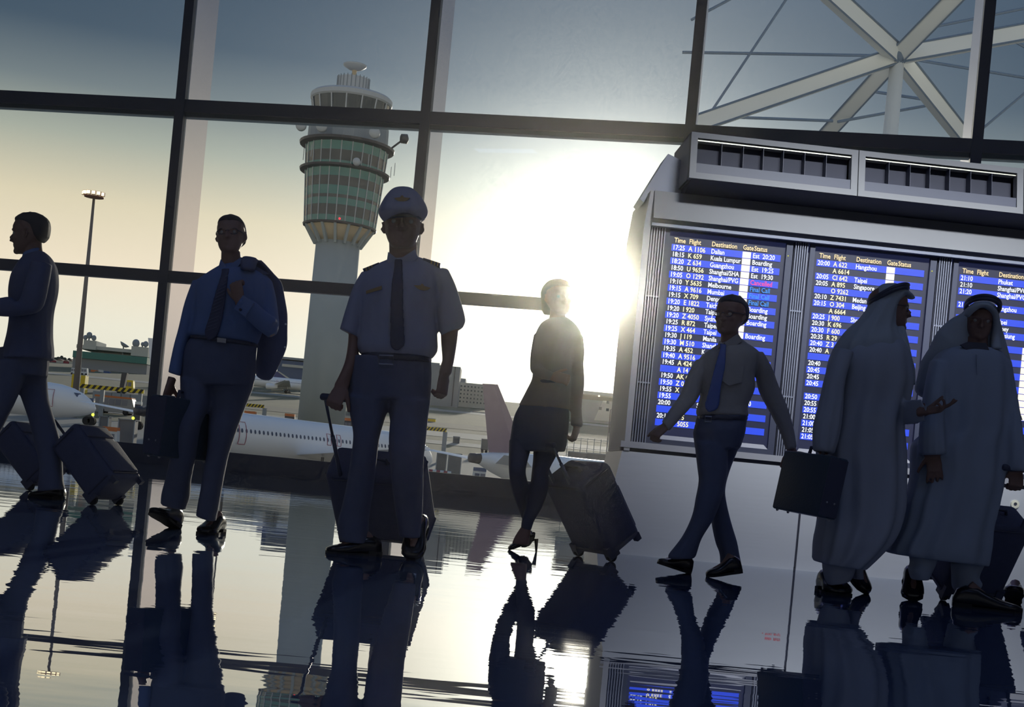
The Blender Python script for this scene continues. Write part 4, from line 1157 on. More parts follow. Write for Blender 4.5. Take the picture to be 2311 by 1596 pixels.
            for q in range(26):
                a = rnd.uniform(-2.6, 2.6); z = rnd.uniform(.78, 1.02) if hair == 'short' else rnd.uniform(.6, 1.0)
                if hair == 'cap': break
                rr = math.sqrt(max(0, 1 - ((z - .62) / .44) ** 2)); hm.ball(T(.33 * rr * math.sin(a), -.06 + .42 * rr * math.cos(a), z), .05 * Hh, seg=8, rows=6)
            remesh_part('hair', hm, hair_mat or M['hair'], self.root, self.o, 0.007, 3)
        if glasses:
            gm = MB()
            for s in (-1, 1):
                pts = [T(s * (.155 + .105 * math.cos(a)), .395 - .03 * abs(math.cos(a)), .505 + .075 * math.sin(a)) for a in [2 * math.pi * q / 16 for q in range(17)]]
                gm.tube(pts, .009 * Hh, 5)
                gm.tube([T(s * .26, .37, .53), T(s * .345, .15, .54), T(s * .37, -.05, .54)], .01 * Hh, 5)
            gm.tube([T(-.05, .405, .52), T(0, .43, .53), T(.05, .405, .52)], .01 * Hh, 5)
            gm.build('glasses', M['dark_metal'], self.root, True, off=self.o)
    # ---- hand
    def hand(self, wrist, direc, normal, curl=30, thumb=1, size=1.0, splay=4, thumb_out=0.7, tcurl=25, curls=None):
        W_ = Vector(wrist); D = Vector(direc).normalized(); Nn = Vector(normal); Nn = (Nn - D * Nn.dot(D)).normalized(); S = D.cross(Nn).normalized() * thumb
        mb = self.body; s = size
        rings = []
        for t, w, th in ((-.03, .028, .024), (0, .03, .021), (.03, .038, .017), (.07, .042, .015), (.095, .041, .013), (.102, .037, .01)):
            rings.append([W_ + D * t * s + S * (w * s * math.cos(a)) + Nn * (th * s * math.sin(a)) for a in [2 * math.pi * q / 14 for q in range(14)]])
        mb.rings(rings)
        for i, (off, L) in enumerate(((.031, .078), (.0105, .086), (-.0105, .08), (-.031, .062))):
            p = W_ + D * .092 * s + S * off * s; d = (D + S * math.radians(splay) * (1.5 - i)).normalized()
            pts = [p - d * .012 * s, p]; c_ = curls[i] if curls else curl
            for j, fr in enumerate((.45, .3, .25)):
                rot = Matrix.Rotation(math.radians(c_ * (1.0 if j else .85)), 3, d.cross(Nn) if j == 0 else ax)
                if j == 0: ax = d.cross(Nn).normalized(); rot = Matrix.Rotation(math.radians(c_ * .85), 3, ax)
                d = (rot @ d).normalized(); p = p + d * L * fr * s; pts.append(p)
            mb.tube(pts, [.0098 * s, .0098 * s, .0092 * s, .0085 * s, .0068 * s], 8)
        d = (D * .65 + S * thumb_out + Nn * .35).normalized(); p = W_ + D * .018 * s + S * .024 * s; pts = [p]; ax = S.cross(D) * 1.0
        for j, fr in enumerate((.042, .034, .028)):
            p = p + d * fr * s; pts.append(p)
            tgt = (D * .8 + Nn * .6).normalized(); d = d.lerp(tgt, tcurl / 100.0).normalized()
        mb.tube(pts, [.016 * s, .0125 * s, .0105 * s, .008 * s], 8)
    def finish(self, skin):
        return remesh_part('body', self.body, skin, self.root, self.o, 0.0062, 2)
    def shoe(self, heel, toe, ht=0.085, w=0.046, tip=0.0, sole_tilt=None, name='shoe', heel_h=0.025):
        """heel and toe: 3D ground points (bottom of the sole)"""
        h, t = Vector(heel), Vector(toe); d = t - h; L = d.length; d.normalize(); up = Vector((0, 0, 1)); up = (up - d * up.dot(d)).normalized(); s = d.cross(up)
        rings = []
        for f, ww, z0, z1 in ((-.02, .55, .012, .5), (.03, .82, 0, .9), (.15, .9, 0, 1.08), (.32, .88, .06, 1.05), (.48, .92, .08, .78), (.65, 1.08, .0, .58), (.8, 1.06, 0, .48), (.92, .82, .02, .4), (1.0, .42, .06, .28)):
            c = h + d * L * f; a, b = z0 * ht, z1 * ht
            rings.append([c + s * (w * ww * math.copysign(abs(math.cos(q)) ** .8, math.cos(q))) + up * ((a + b) / 2 + (b - a) / 2 * math.copysign(abs(math.sin(q)) ** .7, math.sin(q))) for q in [2 * math.pi * i / 16 for i in range(16)]])
        mb = MB(); mb.rings(rings)
        o = mb.build(name, M['shoe'], self.root, True, off=self.o)
        sl = MB(); P = []
        for f, ww in ((0, .7), (.12, .92), (.35, .86), (.65, 1.1), (.85, 1.0), (1.0, .4)): P.append(h + d * L * f + s * w * ww)
        for f, ww in ((1.0, .4), (.85, 1.0), (.65, 1.1), (.35, .86), (.12, .92), (0, .7)): P.append(h + d * L * f - s * w * ww)
        sl.prism(P, up * -.001, up * .012); sl.build('sole', M['sole'], o, off=self.o)
        hl = MB(); hl.prism([h + s * w * .8, h + d * L * .26 + s * w * .9, h + d * L * .26 - s * w * .9, h - s * w * .8], up * -.001, up * heel_h); hl.build('heel', M['sole'], o, off=self.o)
        self.body.tube([h + d * L * .2 + up * ht * 1.1, h + d * L * .45 + up * ht * .5, h + d * L * .8 + up * ht * .3], [w * .6, w * .6, w * .4], 8)
        return o
    def ground(self, px, py, z=0.0):
        """point of the floor seen at this pixel of the photograph"""
        y = self.wy(py); k = ray(px, y).z; Z = (z - EYE) / k
        q = at(px, y, Z); return q, Z - self.Z

M['skin_a'] = mat('skin_tan', (132, 102, 92), 0.55, 0, 0.08, 8, 0.1, 200)
M['skin_b'] = mat('skin_brown', (120, 92, 82), 0.55, 0, 0.08, 8, 0.1, 200)
M['hair'] = mat('dark_hair', (56, 56, 66), 0.6, 0, 0.2, 30, 0.6, 150, stretch=(6, 6, 1))
M['eye'] = mat('eye_white', (150, 146, 142), 0.3)
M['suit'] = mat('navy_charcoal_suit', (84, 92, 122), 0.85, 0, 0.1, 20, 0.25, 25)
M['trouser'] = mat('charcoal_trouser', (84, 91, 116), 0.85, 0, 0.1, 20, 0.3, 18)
M['blue_shirt'] = mat('blue_shirt', (92, 114, 160), 0.8, 0, 0.06, 10, 0.4, 22)
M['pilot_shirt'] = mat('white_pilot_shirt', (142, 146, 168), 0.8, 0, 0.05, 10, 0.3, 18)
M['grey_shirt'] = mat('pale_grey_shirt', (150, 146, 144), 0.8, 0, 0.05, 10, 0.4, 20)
M['tie_dark'] = mat('dark_tie', (58, 62, 92), 0.6, 0, 0.2, 60)
M['tie_blue'] = mat('blue_tie', (74, 96, 160), 0.6, 0, 0.1, 40)
M['robe'] = mat('white_robe_shaded', (152, 158, 174), 0.85, 0, 0.05, 6, 0.3, 12)  # white robe, its shade put into a darker blue-grey colour
M['robe_b'] = mat('white_robe_shaded_b', (140, 150, 168), 0.85, 0, 0.05, 6, 0.3, 12)  # second white robe, darkened in colour for the same shade
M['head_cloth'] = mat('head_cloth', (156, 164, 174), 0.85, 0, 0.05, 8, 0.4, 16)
M['jacket_w'] = mat('taupe_jacket', (120, 108, 108), 0.85, 0, 0.06, 10, 0.3, 18)
M['skirt'] = mat('dark_skirt', (78, 82, 100), 0.85, 0, 0.08, 10, 0.25, 18)
M['stocking'] = mat('dark_stocking', (74, 76, 92), 0.7)
M['shoe'] = mat('black_shoe_leather', (26, 26, 32), 0.25, 0, 0.1, 20)
M['sole'] = mat('shoe_sole', (20, 20, 24), 0.8)
M['belt'] = mat('black_belt', (60, 62, 78), 0.5)
M['buckle'] = mat('buckle_metal', (140, 140, 148), 0.35, 0.6)
M['gold'] = mat('gold_braid', (150, 128, 92), 0.5, 0.3)
M['case'] = mat('black_suitcase_fabric', (72, 78, 104), 0.75, 0, 0.12, 30, 0.3, 120)
M['case_trim'] = mat('suitcase_trim', (62, 66, 86), 0.5)
M['pole'] = mat('telescopic_pole', (92, 98, 116), 0.35, 0.5)
M['leather'] = mat('dark_briefcase_leather', (52, 66, 82), 0.45, 0, 0.08, 20, 0.15, 90)
M['leather_side'] = mat('black_briefcase_side', (60, 64, 86), 0.5, 0, 0.08, 20)
M['button'] = mat('pale_button', (214, 220, 230), 0.4)

# ================= 1: man in a dark suit walking left (profile)
Zp = floorZ(120, 1129)
f = Figure('person', 'man in a dark suit walking left at the left edge, seen in profile', 'person', Zp, (120, 1129), (840, 1117, 12))
k1, k2 = 'A1', 'A2'
f.wear('suit_jacket', [
    [(k1, 262, 545, 455, 500, .055, 0), (k1, 205, 640, 530, 565, .13, 0), (k1, 150, 780, 585, 690, .2, 0), (k1, 120, 950, 592, 900, .205, 0), (k1, 130, 1150, 545, 1150, .185, 0), (k1, 110, 1350, 535, 1380, .19, 0), (k1, 60, 1560, 548, 1560, .2, 0), (k1, 45, 1650, 545, 1650, .2, 0)],
    [(k1, 340, 610, 545, 640, .07, -.2), (k1, 275, 840, 510, 860, .075, -.24), (k1, 200, 1040, 430, 1120, .07, -.25), (k1, 110, 985, 200, 1190, .065, -.26), (k1, -60, 1010, -20, 1190, .055, -.27), (k1, -210, 1010, -190, 1150, .05, -.27)],
    [(k1, 340, 620, 520, 640, .07, .2), (k1, 330, 860, 540, 870, .07, .23), (k1, 330, 1120, 510, 1140, .065, .22), (k1, 360, 1400, 510, 1420, .055, .2), (k2, 350, 150, 470, 160, .05, .16)],
], M['suit'])
f.wear('trousers', [
    [(k2, 0, -60, 480, -60, .17, 0), (k2, 0, 60, 470, 100, .17, 0), (k2, 20, 200, 460, 220, .15, 0)],
    [(k2, 120, 40, 462, 60, .1, .07), (k2, 175, 300, 465, 300, .1, .07), (k2, 235, 460, 482, 450, .092, .07), (k2, 300, 650, 540, 640, .085, .06), (k2, 350, 850, 600, 850, .08, .05), (k2, 400, 1050, 618, 1050, .08, .04), (k2, 395, 1200, 625, 1200, .085, .03), (k2, 385, 1320, 645, 1300, .09, .03)],
    [(k2, -40, 60, 300, 60, .1, -.09), (k2, -110, 250, 215, 300, .1, -.1), (k2, -190, 500, 115, 520, .09, -.12), (k2, -270, 700, 10, 720, .085, -.14), (k2, -370, 950, -110, 960, .08, -.14), (k2, -480, 1200, -230, 1210, .085, -.12), (k2, -510, 1300, -250, 1310, .085, -.12)],
], M['trouser'])
h_, z_ = f.ground(*cr(k2, 640, 1402)); t_, _ = f.ground(*cr(k2, 225, 1372)); t_.y = h_.y + .02; h_.z = t_.z = 0; f.shoe(h_, t_, .09, .05)
h2, _ = f.ground(*cr(k2, -240, 1420)); t2 = h2 + Vector((-.28, -.04, 0)); h2.z = t2.z = 0; f.shoe(h2, t2, .09, .05)
f.loft([(k1, 235, 540, 435, 470, .05, 0), (k1, 260, 430, 430, 400, .06, 0), (k1, 240, 600, 450, 560, .06, 0)][:0] or [(k1, 250, 640, 470, 580, .06, 0), (k1, 248, 540, 445, 480, .058, 0), (k1, 240, 430, 440, 400, .06, 0)], n=2, mb=f.body)
f.wear('shirt_collar', [[(k1, 235, 590, 440, 520, .064, 0), (k1, 252, 530, 440, 462, .062, 0)]], M['blue_shirt'], voxel=.007, body=0)
f.wear('shirt_front', [[(k1, 190, 650, 300, 620, .03, 0), (k1, 150, 760, 240, 740, .04, 0), (k1, 110, 850, 200, 830, .03, 0)]], M['blue_shirt'], voxel=.008, body=0)
f.head(k1, (312, 112), (318, 528), yaw=90, hair='short')
f.hand(f.p(k1, -215, 1085, -.27), (-1, -.1, .1), (0, 0, 1), 55, 1)
f.hand(f.p(k2, 415, 190, .16), (-.1, 0, -1), (-1, 0, 0), 70, -1)
f.finish(M['skin_b'])

# ================= 2: man with a jacket over his shoulder and a briefcase
Zp = floorZ(465, 1207)
g = Figure('person', 'man in a blue shirt and striped tie with a jacket slung over his shoulder', 'person', Zp, (440, 1207))
man2 = g
k1, k2 = 'B1', 'B2'
g.wear('shirt', [
    [(k1, 462, 520, 662, 490, .06, 0), (k1, 350, 590, 830, 570, .1, 0), (k1, 245, 680, 925, 660, .12, 0), (k1, 232, 850, 920, 850, .13, 0), (k1, 225, 1000, 880, 1000, .125, 0), (k1, 198, 1110, 835, 1140, .13, 0), (k1, 205, 1160, 800, 1230, .12, 0)],
    [(k1, 225, 650, 350, 680, .06, 0), (k1, 150, 860, 262, 890, .06, 0), (k1, 97, 1080, 205, 1110, .055, -.02), (k1, 48, 1260, 150, 1290, .05, -.05), (k1, 2, 1480, 112, 1515, .045, -.08)],
    [(k1, 800, 640, 930, 650, .065, 0), (k1, 805, 800, 965, 790, .065, 0), (k1, 820, 960, 990, 970, .065, -.02), (k1, 840, 1080, 993, 1070, .062, -.05), (k1, 905, 1165, 975, 1120, .05, -.08)],
    [(k1, 900, 1165, 985, 1010, .06, -.08), (k1, 800, 1090, 880, 930, .055, -.12), (k1, 690, 990, 790, 850, .05, -.17), (k1, 600, 905, 678, 790, .045, -.2)],
], M['blue_shirt'])
g.poly('cuff', k1, [(590, 905), (612, 870), (672, 782), (770, 850), (690, 975)], -.235, .03, M['blue_shirt'])
mbx = MB(); mbx.ball(g.p(k1, 648, 913, -.24), .008, seg=8, rows=6); mbx.build('cufflink', M['belt'], g.root, True, off=g.o)
g.poly('collar', k1, [(470, 460), (520, 520), (460, 595), (448, 540)], -.085, .02, M['blue_shirt'])
g.poly('collar', k1, [(655, 440), (662, 480), (600, 560), (545, 515)], -.085, .02, M['blue_shirt'])
g.wear('tie', [[(k1, 478, 545, 562, 545, .012, -.085), (k1, 470, 610, 540, 610, .01, -.115), (k1, 415, 780, 520, 790, .008, -.135), (k1, 370, 960, 490, 985, .008, -.14), (k1, 325, 1105, 445, 1140, .008, -.14), (k1, 345, 1180, 375, 1195, .006, -.14)]], M['tie_dark'], voxel=.006, body=0, smooth_it=1)
for i in range(15):
    t_ = i / 15.0; xa, ya, xb = 468 - 150 * t_, 600 + 500 * t_, 540 - 105 * t_
    g.poly('tie_stripe', k1, [(xa + 4, ya + 36), (xb - 4, ya), (xb - 4, ya + 7), (xa + 4, ya + 44)], -.126 - .024 * min(1, t_ * 3), .004, M['trouser'])
g.wear('trousers', [
    [(k1, 205, 1165, 800, 1235, .122, 0), (k1, 135, 1290, 790, 1310, .135, 0), (k2, 352, 20, 1022, 20, .14, 0), (k2, 352, 120, 1000, 130, .13, 0)],
    [(k2, 354, 60, 640, 100, .11, -.02), (k2, 350, 300, 608, 290, .1, -.06), (k2, 300, 500, 525, 480, .092, -.12), (k2, 262, 750, 480, 760, .085, -.1), (k2, 222, 950, 438, 980, .085, -.02), (k2, 186, 1090, 428, 1120, .09, .02), (k2, 178, 1190, 385, 1245, .09, .04)],
    [(k2, 630, 100, 1008, 120, .11, .02), (k2, 612, 350, 915, 350, .1, .02), (k2, 605, 520, 845, 540, .092, .0), (k2, 592, 720, 780, 740, .085, .0), (k2, 562, 880, 745, 900, .085, 0), (k2, 535, 1060, 715, 1060, .085, 0), (k2, 515, 1170, 695, 1180, .088, 0), (k2, 495, 1290, 660, 1350, .09, 0)],
], M['trouser'])
g.wear('belt', [[(k1, 200, 1145, 806, 1222, .138, 0), (k1, 198, 1180, 800, 1258, .14, 0)]], M['belt'], voxel=.008, body=0, smooth_it=1)
g.poly('belt_buckle', k1, [(440, 1165), (520, 1175), (518, 1215), (438, 1205)], -.15, .01, M['buckle'])
h_, z_ = g.ground(*cr(k2, 300, 1408)); h_.z = 0; t_ = h_ + Vector((-.085, -.20, .085)); g.shoe(h_, t_, .1, .052)
t_, z_ = g.ground(*cr(k2, 548, 1465)); t_.z = 0; h_ = t_ + Vector((.03, .27, 0)); g.shoe(h_, t_, .1, .052)
g.loft([(k1, 455, 560, 655, 540, .06, 0), (k1, 474, 480, 655, 470, .058, 0), (k1, 478, 390, 648, 390, .06, 0)], n=2, mb=g.body)
g.head(k1, (560, 74), (562, 432), yaw=0, pitch=8, hair='short', glasses=True, wide=.98)
g.hand(g.p(k2, 262, 95, -.08), g.p(k2, 232, 200, -.09) - g.p(k2, 262, 95, -.08), (1, -.3, 0), 75, -1, .95)
g.hand(g.p(k1, 640, 830, -.2), g.p(k1, 590, 620, -.2) - g.p(k1, 640, 830, -.2), (.4, .9, 0), 75, 1, .95)
g.finish(M['skin_a'])
# the jacket he carries
jz = Zp
j = Figure('suit_jacket', 'dark suit jacket slung over the shoulder of the man with a briefcase', 'jacket', jz, (590, 1180))
j.root.location = j.p(k1, 900, 1500, .15); j.o = j.root.location.copy()
j.wear('jacket_cloth', [
    [(k1, 655, 560, 780, 570, .04, -.1), (k1, 652, 480, 800, 480, .06, -.05), (k1, 690, 440, 840, 470, .07, .02), (k1, 760, 500, 960, 600, .07, .1), (k1, 800, 640, 1020, 670, .055, .13), (k1, 815, 800, 1048, 800, .05, .15), (k1, 815, 950, 1072, 950, .05, .15), (k1, 808, 1100, 1072, 1100, .05, .15), (k1, 800, 1250, 1066, 1250, .05, .15), (k1, 788, 1400, 1005, 1400, .045, .15), (k1, 786, 1500, 945, 1520, .035, .15), (k1, 840, 1545, 905, 1553, .02, .15)],
], M['suit'], body=0)
j.poly('lapel', k1, [(660, 455), (790, 520), (905, 590), (790, 600), (690, 570)], -.05, .02, M['suit'])
for yy in (1045, 1252):
    mbx = MB(); mbx.ball(j.p(k1, 1056 if yy < 1100 else 1050, yy, .1), .006, seg=8, rows=6); mbx.build('button', M['button'], j.root, True, off=j.o)

# ================= 3: pilot
Zp = floorZ(850, 1256)
f = Figure('person', 'airline pilot in a peaked cap, short-sleeved shirt and dark tie', 'person', Zp, (850, 1256))
k1, k2 = 'C1', 'C2'
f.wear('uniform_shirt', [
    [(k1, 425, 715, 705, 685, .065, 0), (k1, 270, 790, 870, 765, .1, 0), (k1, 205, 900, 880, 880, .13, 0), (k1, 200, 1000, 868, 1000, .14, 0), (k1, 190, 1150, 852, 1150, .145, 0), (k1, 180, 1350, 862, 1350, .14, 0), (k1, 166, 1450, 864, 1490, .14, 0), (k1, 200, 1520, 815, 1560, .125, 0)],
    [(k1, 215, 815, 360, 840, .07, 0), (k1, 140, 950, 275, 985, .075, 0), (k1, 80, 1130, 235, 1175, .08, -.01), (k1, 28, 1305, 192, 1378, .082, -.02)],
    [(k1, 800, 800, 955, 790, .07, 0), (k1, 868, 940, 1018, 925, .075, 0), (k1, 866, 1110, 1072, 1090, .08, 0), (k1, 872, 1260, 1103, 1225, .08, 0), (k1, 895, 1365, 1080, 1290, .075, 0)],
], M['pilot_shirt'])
f.loft([(k1, 105, 1290, 200, 1340, .05, -.02), (k1, 95, 1440, 190, 1450, .048, -.03), (k1, 70, 1580, 180, 1590, .045, -.05), (k2, 215, 150, 300, 180, .04, -.07), (k2, 175, 225, 275, 270, .036, -.08)], n=2, mb=f.body)
f.loft([(k1, 890, 1290, 1045, 1280, .05, 0), (k1, 895, 1420, 1030, 1420, .048, 0), (k1, 905, 1560, 1008, 1560, .042, -.02), (k2, 962, 70, 1048, 90, .036, -.03), (k2, 945, 135, 1036, 150, .033, -.04)], n=2, mb=f.body)
f.hand(f.p(k2, 235, 235, -.09), f.p(k2, 185, 335, -.12) - f.p(k2, 235, 235, -.09), (.15, 1, -.2), 78, 1, 1.05, thumb_out=.5)
f.hand(f.p(k2, 985, 150, -.04), f.p(k2, 965, 300, -.06) - f.p(k2, 985, 150, -.04), (-.75, .6, 0), 72, 1, 1.02, thumb_out=.4)
f.wear('trousers', [
    [(k2, 300, 10, 890, 30, .13, 0), (k2, 285, 130, 893, 180, .14, 0), (k2, 270, 330, 885, 330, .14, 0)],
    [(k2, 270, 300, 590, 360, .12, -.02), (k2, 300, 480, 560, 440, .11, -.03), (k2, 318, 600, 512, 600, .1, -.05), (k2, 300, 760, 490, 760, .095, -.05), (k2, 270, 950, 470, 960, .09, -.03), (k2, 230, 1130, 440, 1150, .09, -.01), (k2, 202, 1240, 430, 1260, .095, 0), (k2, 213, 1370, 425, 1390, .095, 0)],
    [(k2, 585, 330, 885, 340, .12, -.02), (k2, 588, 470, 865, 480, .11, -.04), (k2, 578, 620, 850, 640, .105, -.08), (k2, 585, 760, 835, 770, .1, -.1), (k2, 600, 950, 832, 950, .095, -.08), (k2, 620, 1120, 828, 1120, .09, -.02), (k2, 640, 1250, 818, 1260, .09, .02), (k2, 652, 1340, 812, 1350, .09, .03)],
], M['trouser'])
f.wear('belt', [[(k1, 205, 1515, 815, 1545, .138, 0), (k1, 205, 1580, 812, 1600, .138, 0)]], M['belt'], voxel=.008, body=0, smooth_it=1)
mbx = MB(); P_ = [f.p(k2, *q, -.152) for q in ((508, 8), (612, 10), (610, 75), (505, 70))]; mbx.tube(P_ + [P_[0], P_[1]], .004, 6); mbx.build('belt_buckle', M['buckle'], f.root, off=f.o)
f.wear('tie', [[(k1, 495, 705, 565, 705, .014, -.075), (k1, 490, 775, 565, 775, .012, -.11), (k1, 468, 920, 570, 920, .008, -.145), (k1, 458, 1120, 572, 1120, .008, -.155), (k1, 456, 1300, 580, 1300, .008, -.155), (k1, 458, 1440, 584, 1435, .008, -.152), (k1, 505, 1488, 525, 1488, .006, -.15)]], M['tie_dark'], voxel=.006, body=0, smooth_it=1)
f.poly('collar', k1, [(440, 640), (525, 705), (468, 790), (430, 715)], -.085, .02, M['pilot_shirt'])
f.poly('collar', k1, [(672, 618), (697, 690), (580, 785), (535, 705)], -.085, .02, M['pilot_shirt'])
for pts, st in ((((222, 785), (360, 730), (368, 760), (232, 815)), 0), (((742, 690), (890, 738), (885, 770), (740, 720)), 1)):
    e = f.poly('epaulette', k1, [(*p_, -.06) for p_ in pts], -.06, .1, M['tie_dark'])
    for i in range(3):
        t_ = (.15 + .18 * i) if st == 0 else (.45 + .18 * i)
        a = Vector(pts[0]).lerp(Vector(pts[1]), t_); b = Vector(pts[3]).lerp(Vector(pts[2]), t_); a2 = Vector(pts[0]).lerp(Vector(pts[1]), t_ + .08); b2 = Vector(pts[3]).lerp(Vector(pts[2]), t_ + .08)
        f.poly('epaulette_stripe', k1, [(q.x, q.y) for q in (a, a2, b2, b)], -.064, .006, M['gold'], e)
def wings(fig, k, cx, cy, w, dz, slope=0.0, par=None):
    pts = [(-1, -.1), (-.55, -.16), (-.25, -.2), (-.12, -.38), (0, -.46), (.12, -.38), (.25, -.2), (.55, -.16), (1, -.1), (.6, .22), (.2, .34), (-.2, .34), (-.6, .22)]
    fig.poly('wings_badge', k, [(cx + x * w, cy + y * w + slope * x * w) for x, y in pts], dz, .008, M['gold'], par)
wings(f, k1, 733, 945, 72, -.158, .16)
f.poly('name_badge', k1, [(250, 975), (385, 930), (385, 962), (252, 1000)], -.15, .008, M['gold'])
t_, z_ = f.ground(*cr(k2, 118, 1458)); h_ = t_ + Vector((.26, .1, 0)); t_.z = h_.z = 0; f.shoe(h_, t_, .095, .052)
t_, z_ = f.ground(*cr(k2, 740, 1512)); t_.z = 0; h_ = t_ + Vector((.02, .2, .17)); f.shoe(h_, t_, .1, .056)
f.loft([(k1, 430, 740, 700, 720, .065, 0), (k1, 448, 650, 690, 640, .065, 0), (k1, 448, 560, 690, 560, .065, 0)], n=2, mb=f.body)
f.head(k1, (570, 205), (560, 645), yaw=-3, pitch=7, hair='cap', wide=1.02)
cap = f.wear('peaked_cap', [[(k1, 520, 88, 610, 88, .03, -.02), (k1, 470, 110, 660, 105, .06, -.02), (k1, 415, 175, 722, 165, .1, -.01), (k1, 372, 255, 770, 245, .13, 0), (k1, 357, 310, 783, 308, .14, 0), (k1, 385, 362, 762, 345, .13, 0), (k1, 412, 388, 742, 365, .115, 0)]], M['pilot_shirt'], voxel=.007, body=0)
f.wear('cap_band', [[(k1, 405, 330, 748, 318, .122, -.003), (k1, 415, 388, 740, 366, .118, -.003)]], M['tie_dark'], voxel=.007, body=0, smooth_it=1)
mbx = MB(); P_ = []; Q_ = []
for i in range(13):
    t_ = i / 12.0; ang = math.pi * t_
    P_.append(f.p(k1, 425 + 305 * t_, 345 - 20 * math.sin(ang), -.03 - .1 * math.sin(ang))); Q_.append(f.p(k1, 428 + 300 * t_, 365 - 62 * math.sin(ang) , -.04 - .165 * math.sin(ang)))
mbx.rings([P_, Q_], cap=False, closed=False); P2 = [q + Vector((0, 0, -.006)) for q in P_]; Q2 = [q + Vector((0, 0, -.006)) for q in Q_]; mbx.rings([P2, Q2], cap=False, closed=False); mbx.rings([Q_, Q2], cap=False, closed=False)
mbx.build('cap_peak', M['belt'], f.root, True, off=f.o)
wings(f, k1, 560, 185, 68, -.13)
f.finish(M['skin_a'])

# ================= 4: woman
Zp = floorZ(1175, 1250)
f = Figure('person', 'woman in a jacket and short dark skirt standing against the sun', 'person', Zp, (1175, 1250))
k1, k2 = 'D1', 'D2'
f.wear('jacket', [
    [(k1, 412, 450, 565, 440, .05, 0), (k1, 345, 495, 640, 500, .085, 0), (k1, 300, 580, 690, 590, .105, 0), (k1, 285, 680, 640, 680, .125, 0), (k1, 268, 790, 610, 800, .13, 0), (k1, 272, 950, 605, 960, .105, 0), (k1, 225, 1060, 600, 1070, .12, 0), (k1, 152, 1200, 592, 1240, .145, 0)],
    [(k1, 285, 590, 400, 610, .06, 0), (k1, 262, 720, 375, 740, .06, -.02), (k1, 254, 800, 360, 850, .055, -.05), (k1, 258, 905, 345, 840, .05, -.1), (k1, 330, 960, 380, 880, .045, -.16), (k1, 420, 985, 455, 915, .04, -.17)],
    [(k1, 590, 580, 705, 610, .06, 0), (k1, 605, 740, 716, 730, .06, 0), (k1, 608, 860, 709, 850, .055, .02), (k1, 612, 1010, 717, 1010, .052, .02), (k1, 602, 1200, 695, 1210, .045, 0), (k1, 598, 1370, 706, 1385, .048, -.02)],
], M['jacket_w'])
f.wear('belt', [[(k1, 285, 985, 598, 975, .118, 0), (k1, 283, 1018, 600, 1010, .12, 0)]], M['belt'], voxel=.008, body=0, smooth_it=1)
f.wear('skirt', [[(k1, 165, 1190, 588, 1230, .142, 0), (k1, 112, 1300, 588, 1340, .15, 0), (k1, 80, 1490, 572, 1500, .15, 0), (k2, 152, 150, 815, 140, .14, 0), (k2, 150, 195, 798, 205, .135, 0)]], M['skirt'])
f.wear('stockings', [
    [(k2, 150, 60, 440, 60, .085, -.03), (k2, 145, 250, 375, 270, .075, -.06), (k2, 146, 430, 342, 440, .065, -.09), (k2, 168, 600, 372, 590, .06, -.04), (k2, 218, 770, 375, 760, .05, .06), (k2, 290, 960, 400, 930, .038, .14), (k2, 330, 1060, 430, 1050, .032, .17)],
    [(k2, 430, 60, 800, 60, .085, 0), (k2, 428, 260, 690, 270, .075, -.01), (k2, 412, 430, 612, 430, .066, -.03), (k2, 392, 600, 612, 600, .06, -.03), (k2, 350, 800, 548, 820, .052, 0), (k2, 300, 980, 445, 1000, .04, 0), (k2, 285, 1100, 405, 1120, .034, 0)],
], M['stocking'], voxel=.008)
t_, z_ = f.ground(*cr(k2, 150, 1345)); t_.z = 0; h_ = t_ + Vector((.15, .04, .075)); sh = f.shoe(h_, t_, .06, .038, name='high_heel_shoe', heel_h=.01)
mbx = MB(); hb = h_ + Vector((.015, 0, .01)); mbx.tube([hb, (hb.x + .008, hb.y, 0)], [.014, .006], 8); mbx.build('stiletto', M['sole'], sh, off=f.o)
f.loft([(k2, 285, 1080, 405, 1100, .034, 0), (k2, 215, 1190, 390, 1210, .034, 0), (k2, 180, 1270, 380, 1290, .03, 0)], n=2, mb=f.body)
mbx = MB(); hk = f.p(k2, 420, 1090, .19); tk = f.p(k2, 330, 1190, .22)
sh = f.shoe(hk + Vector((0, .02, -.05)), tk + Vector((0, .05, -.07)), .06, .036, name='high_heel_shoe', heel_h=.01)
mbx.tube([hk + Vector((.01, .02, -.04)), f.p(k2, 445, 1140, .21)], [.014, .006], 8); mbx.build('stiletto', M['sole'], sh, off=f.o)
f.loft([(k1, 405, 500, 570, 490, .045, 0), (k1, 418, 430, 555, 425, .045, 0), (k1, 425, 370, 550, 360, .05, 0)], n=2, mb=f.body)
f.head(k1, (488, 128), (492, 430), yaw=-25, hair='long', wide=.95)
f.hand(f.p(k1, 655, 1375, -.02), f.p(k1, 635, 1450, -.03) - f.p(k1, 655, 1375, -.02), (-.8, .5, 0), 70, 1, .85)
f.hand(f.p(k1, 440, 950, -.18), (1, -.2, -.1), (0, 1, -.2), 50, 1, .85)
f.finish(M['skin_a'])

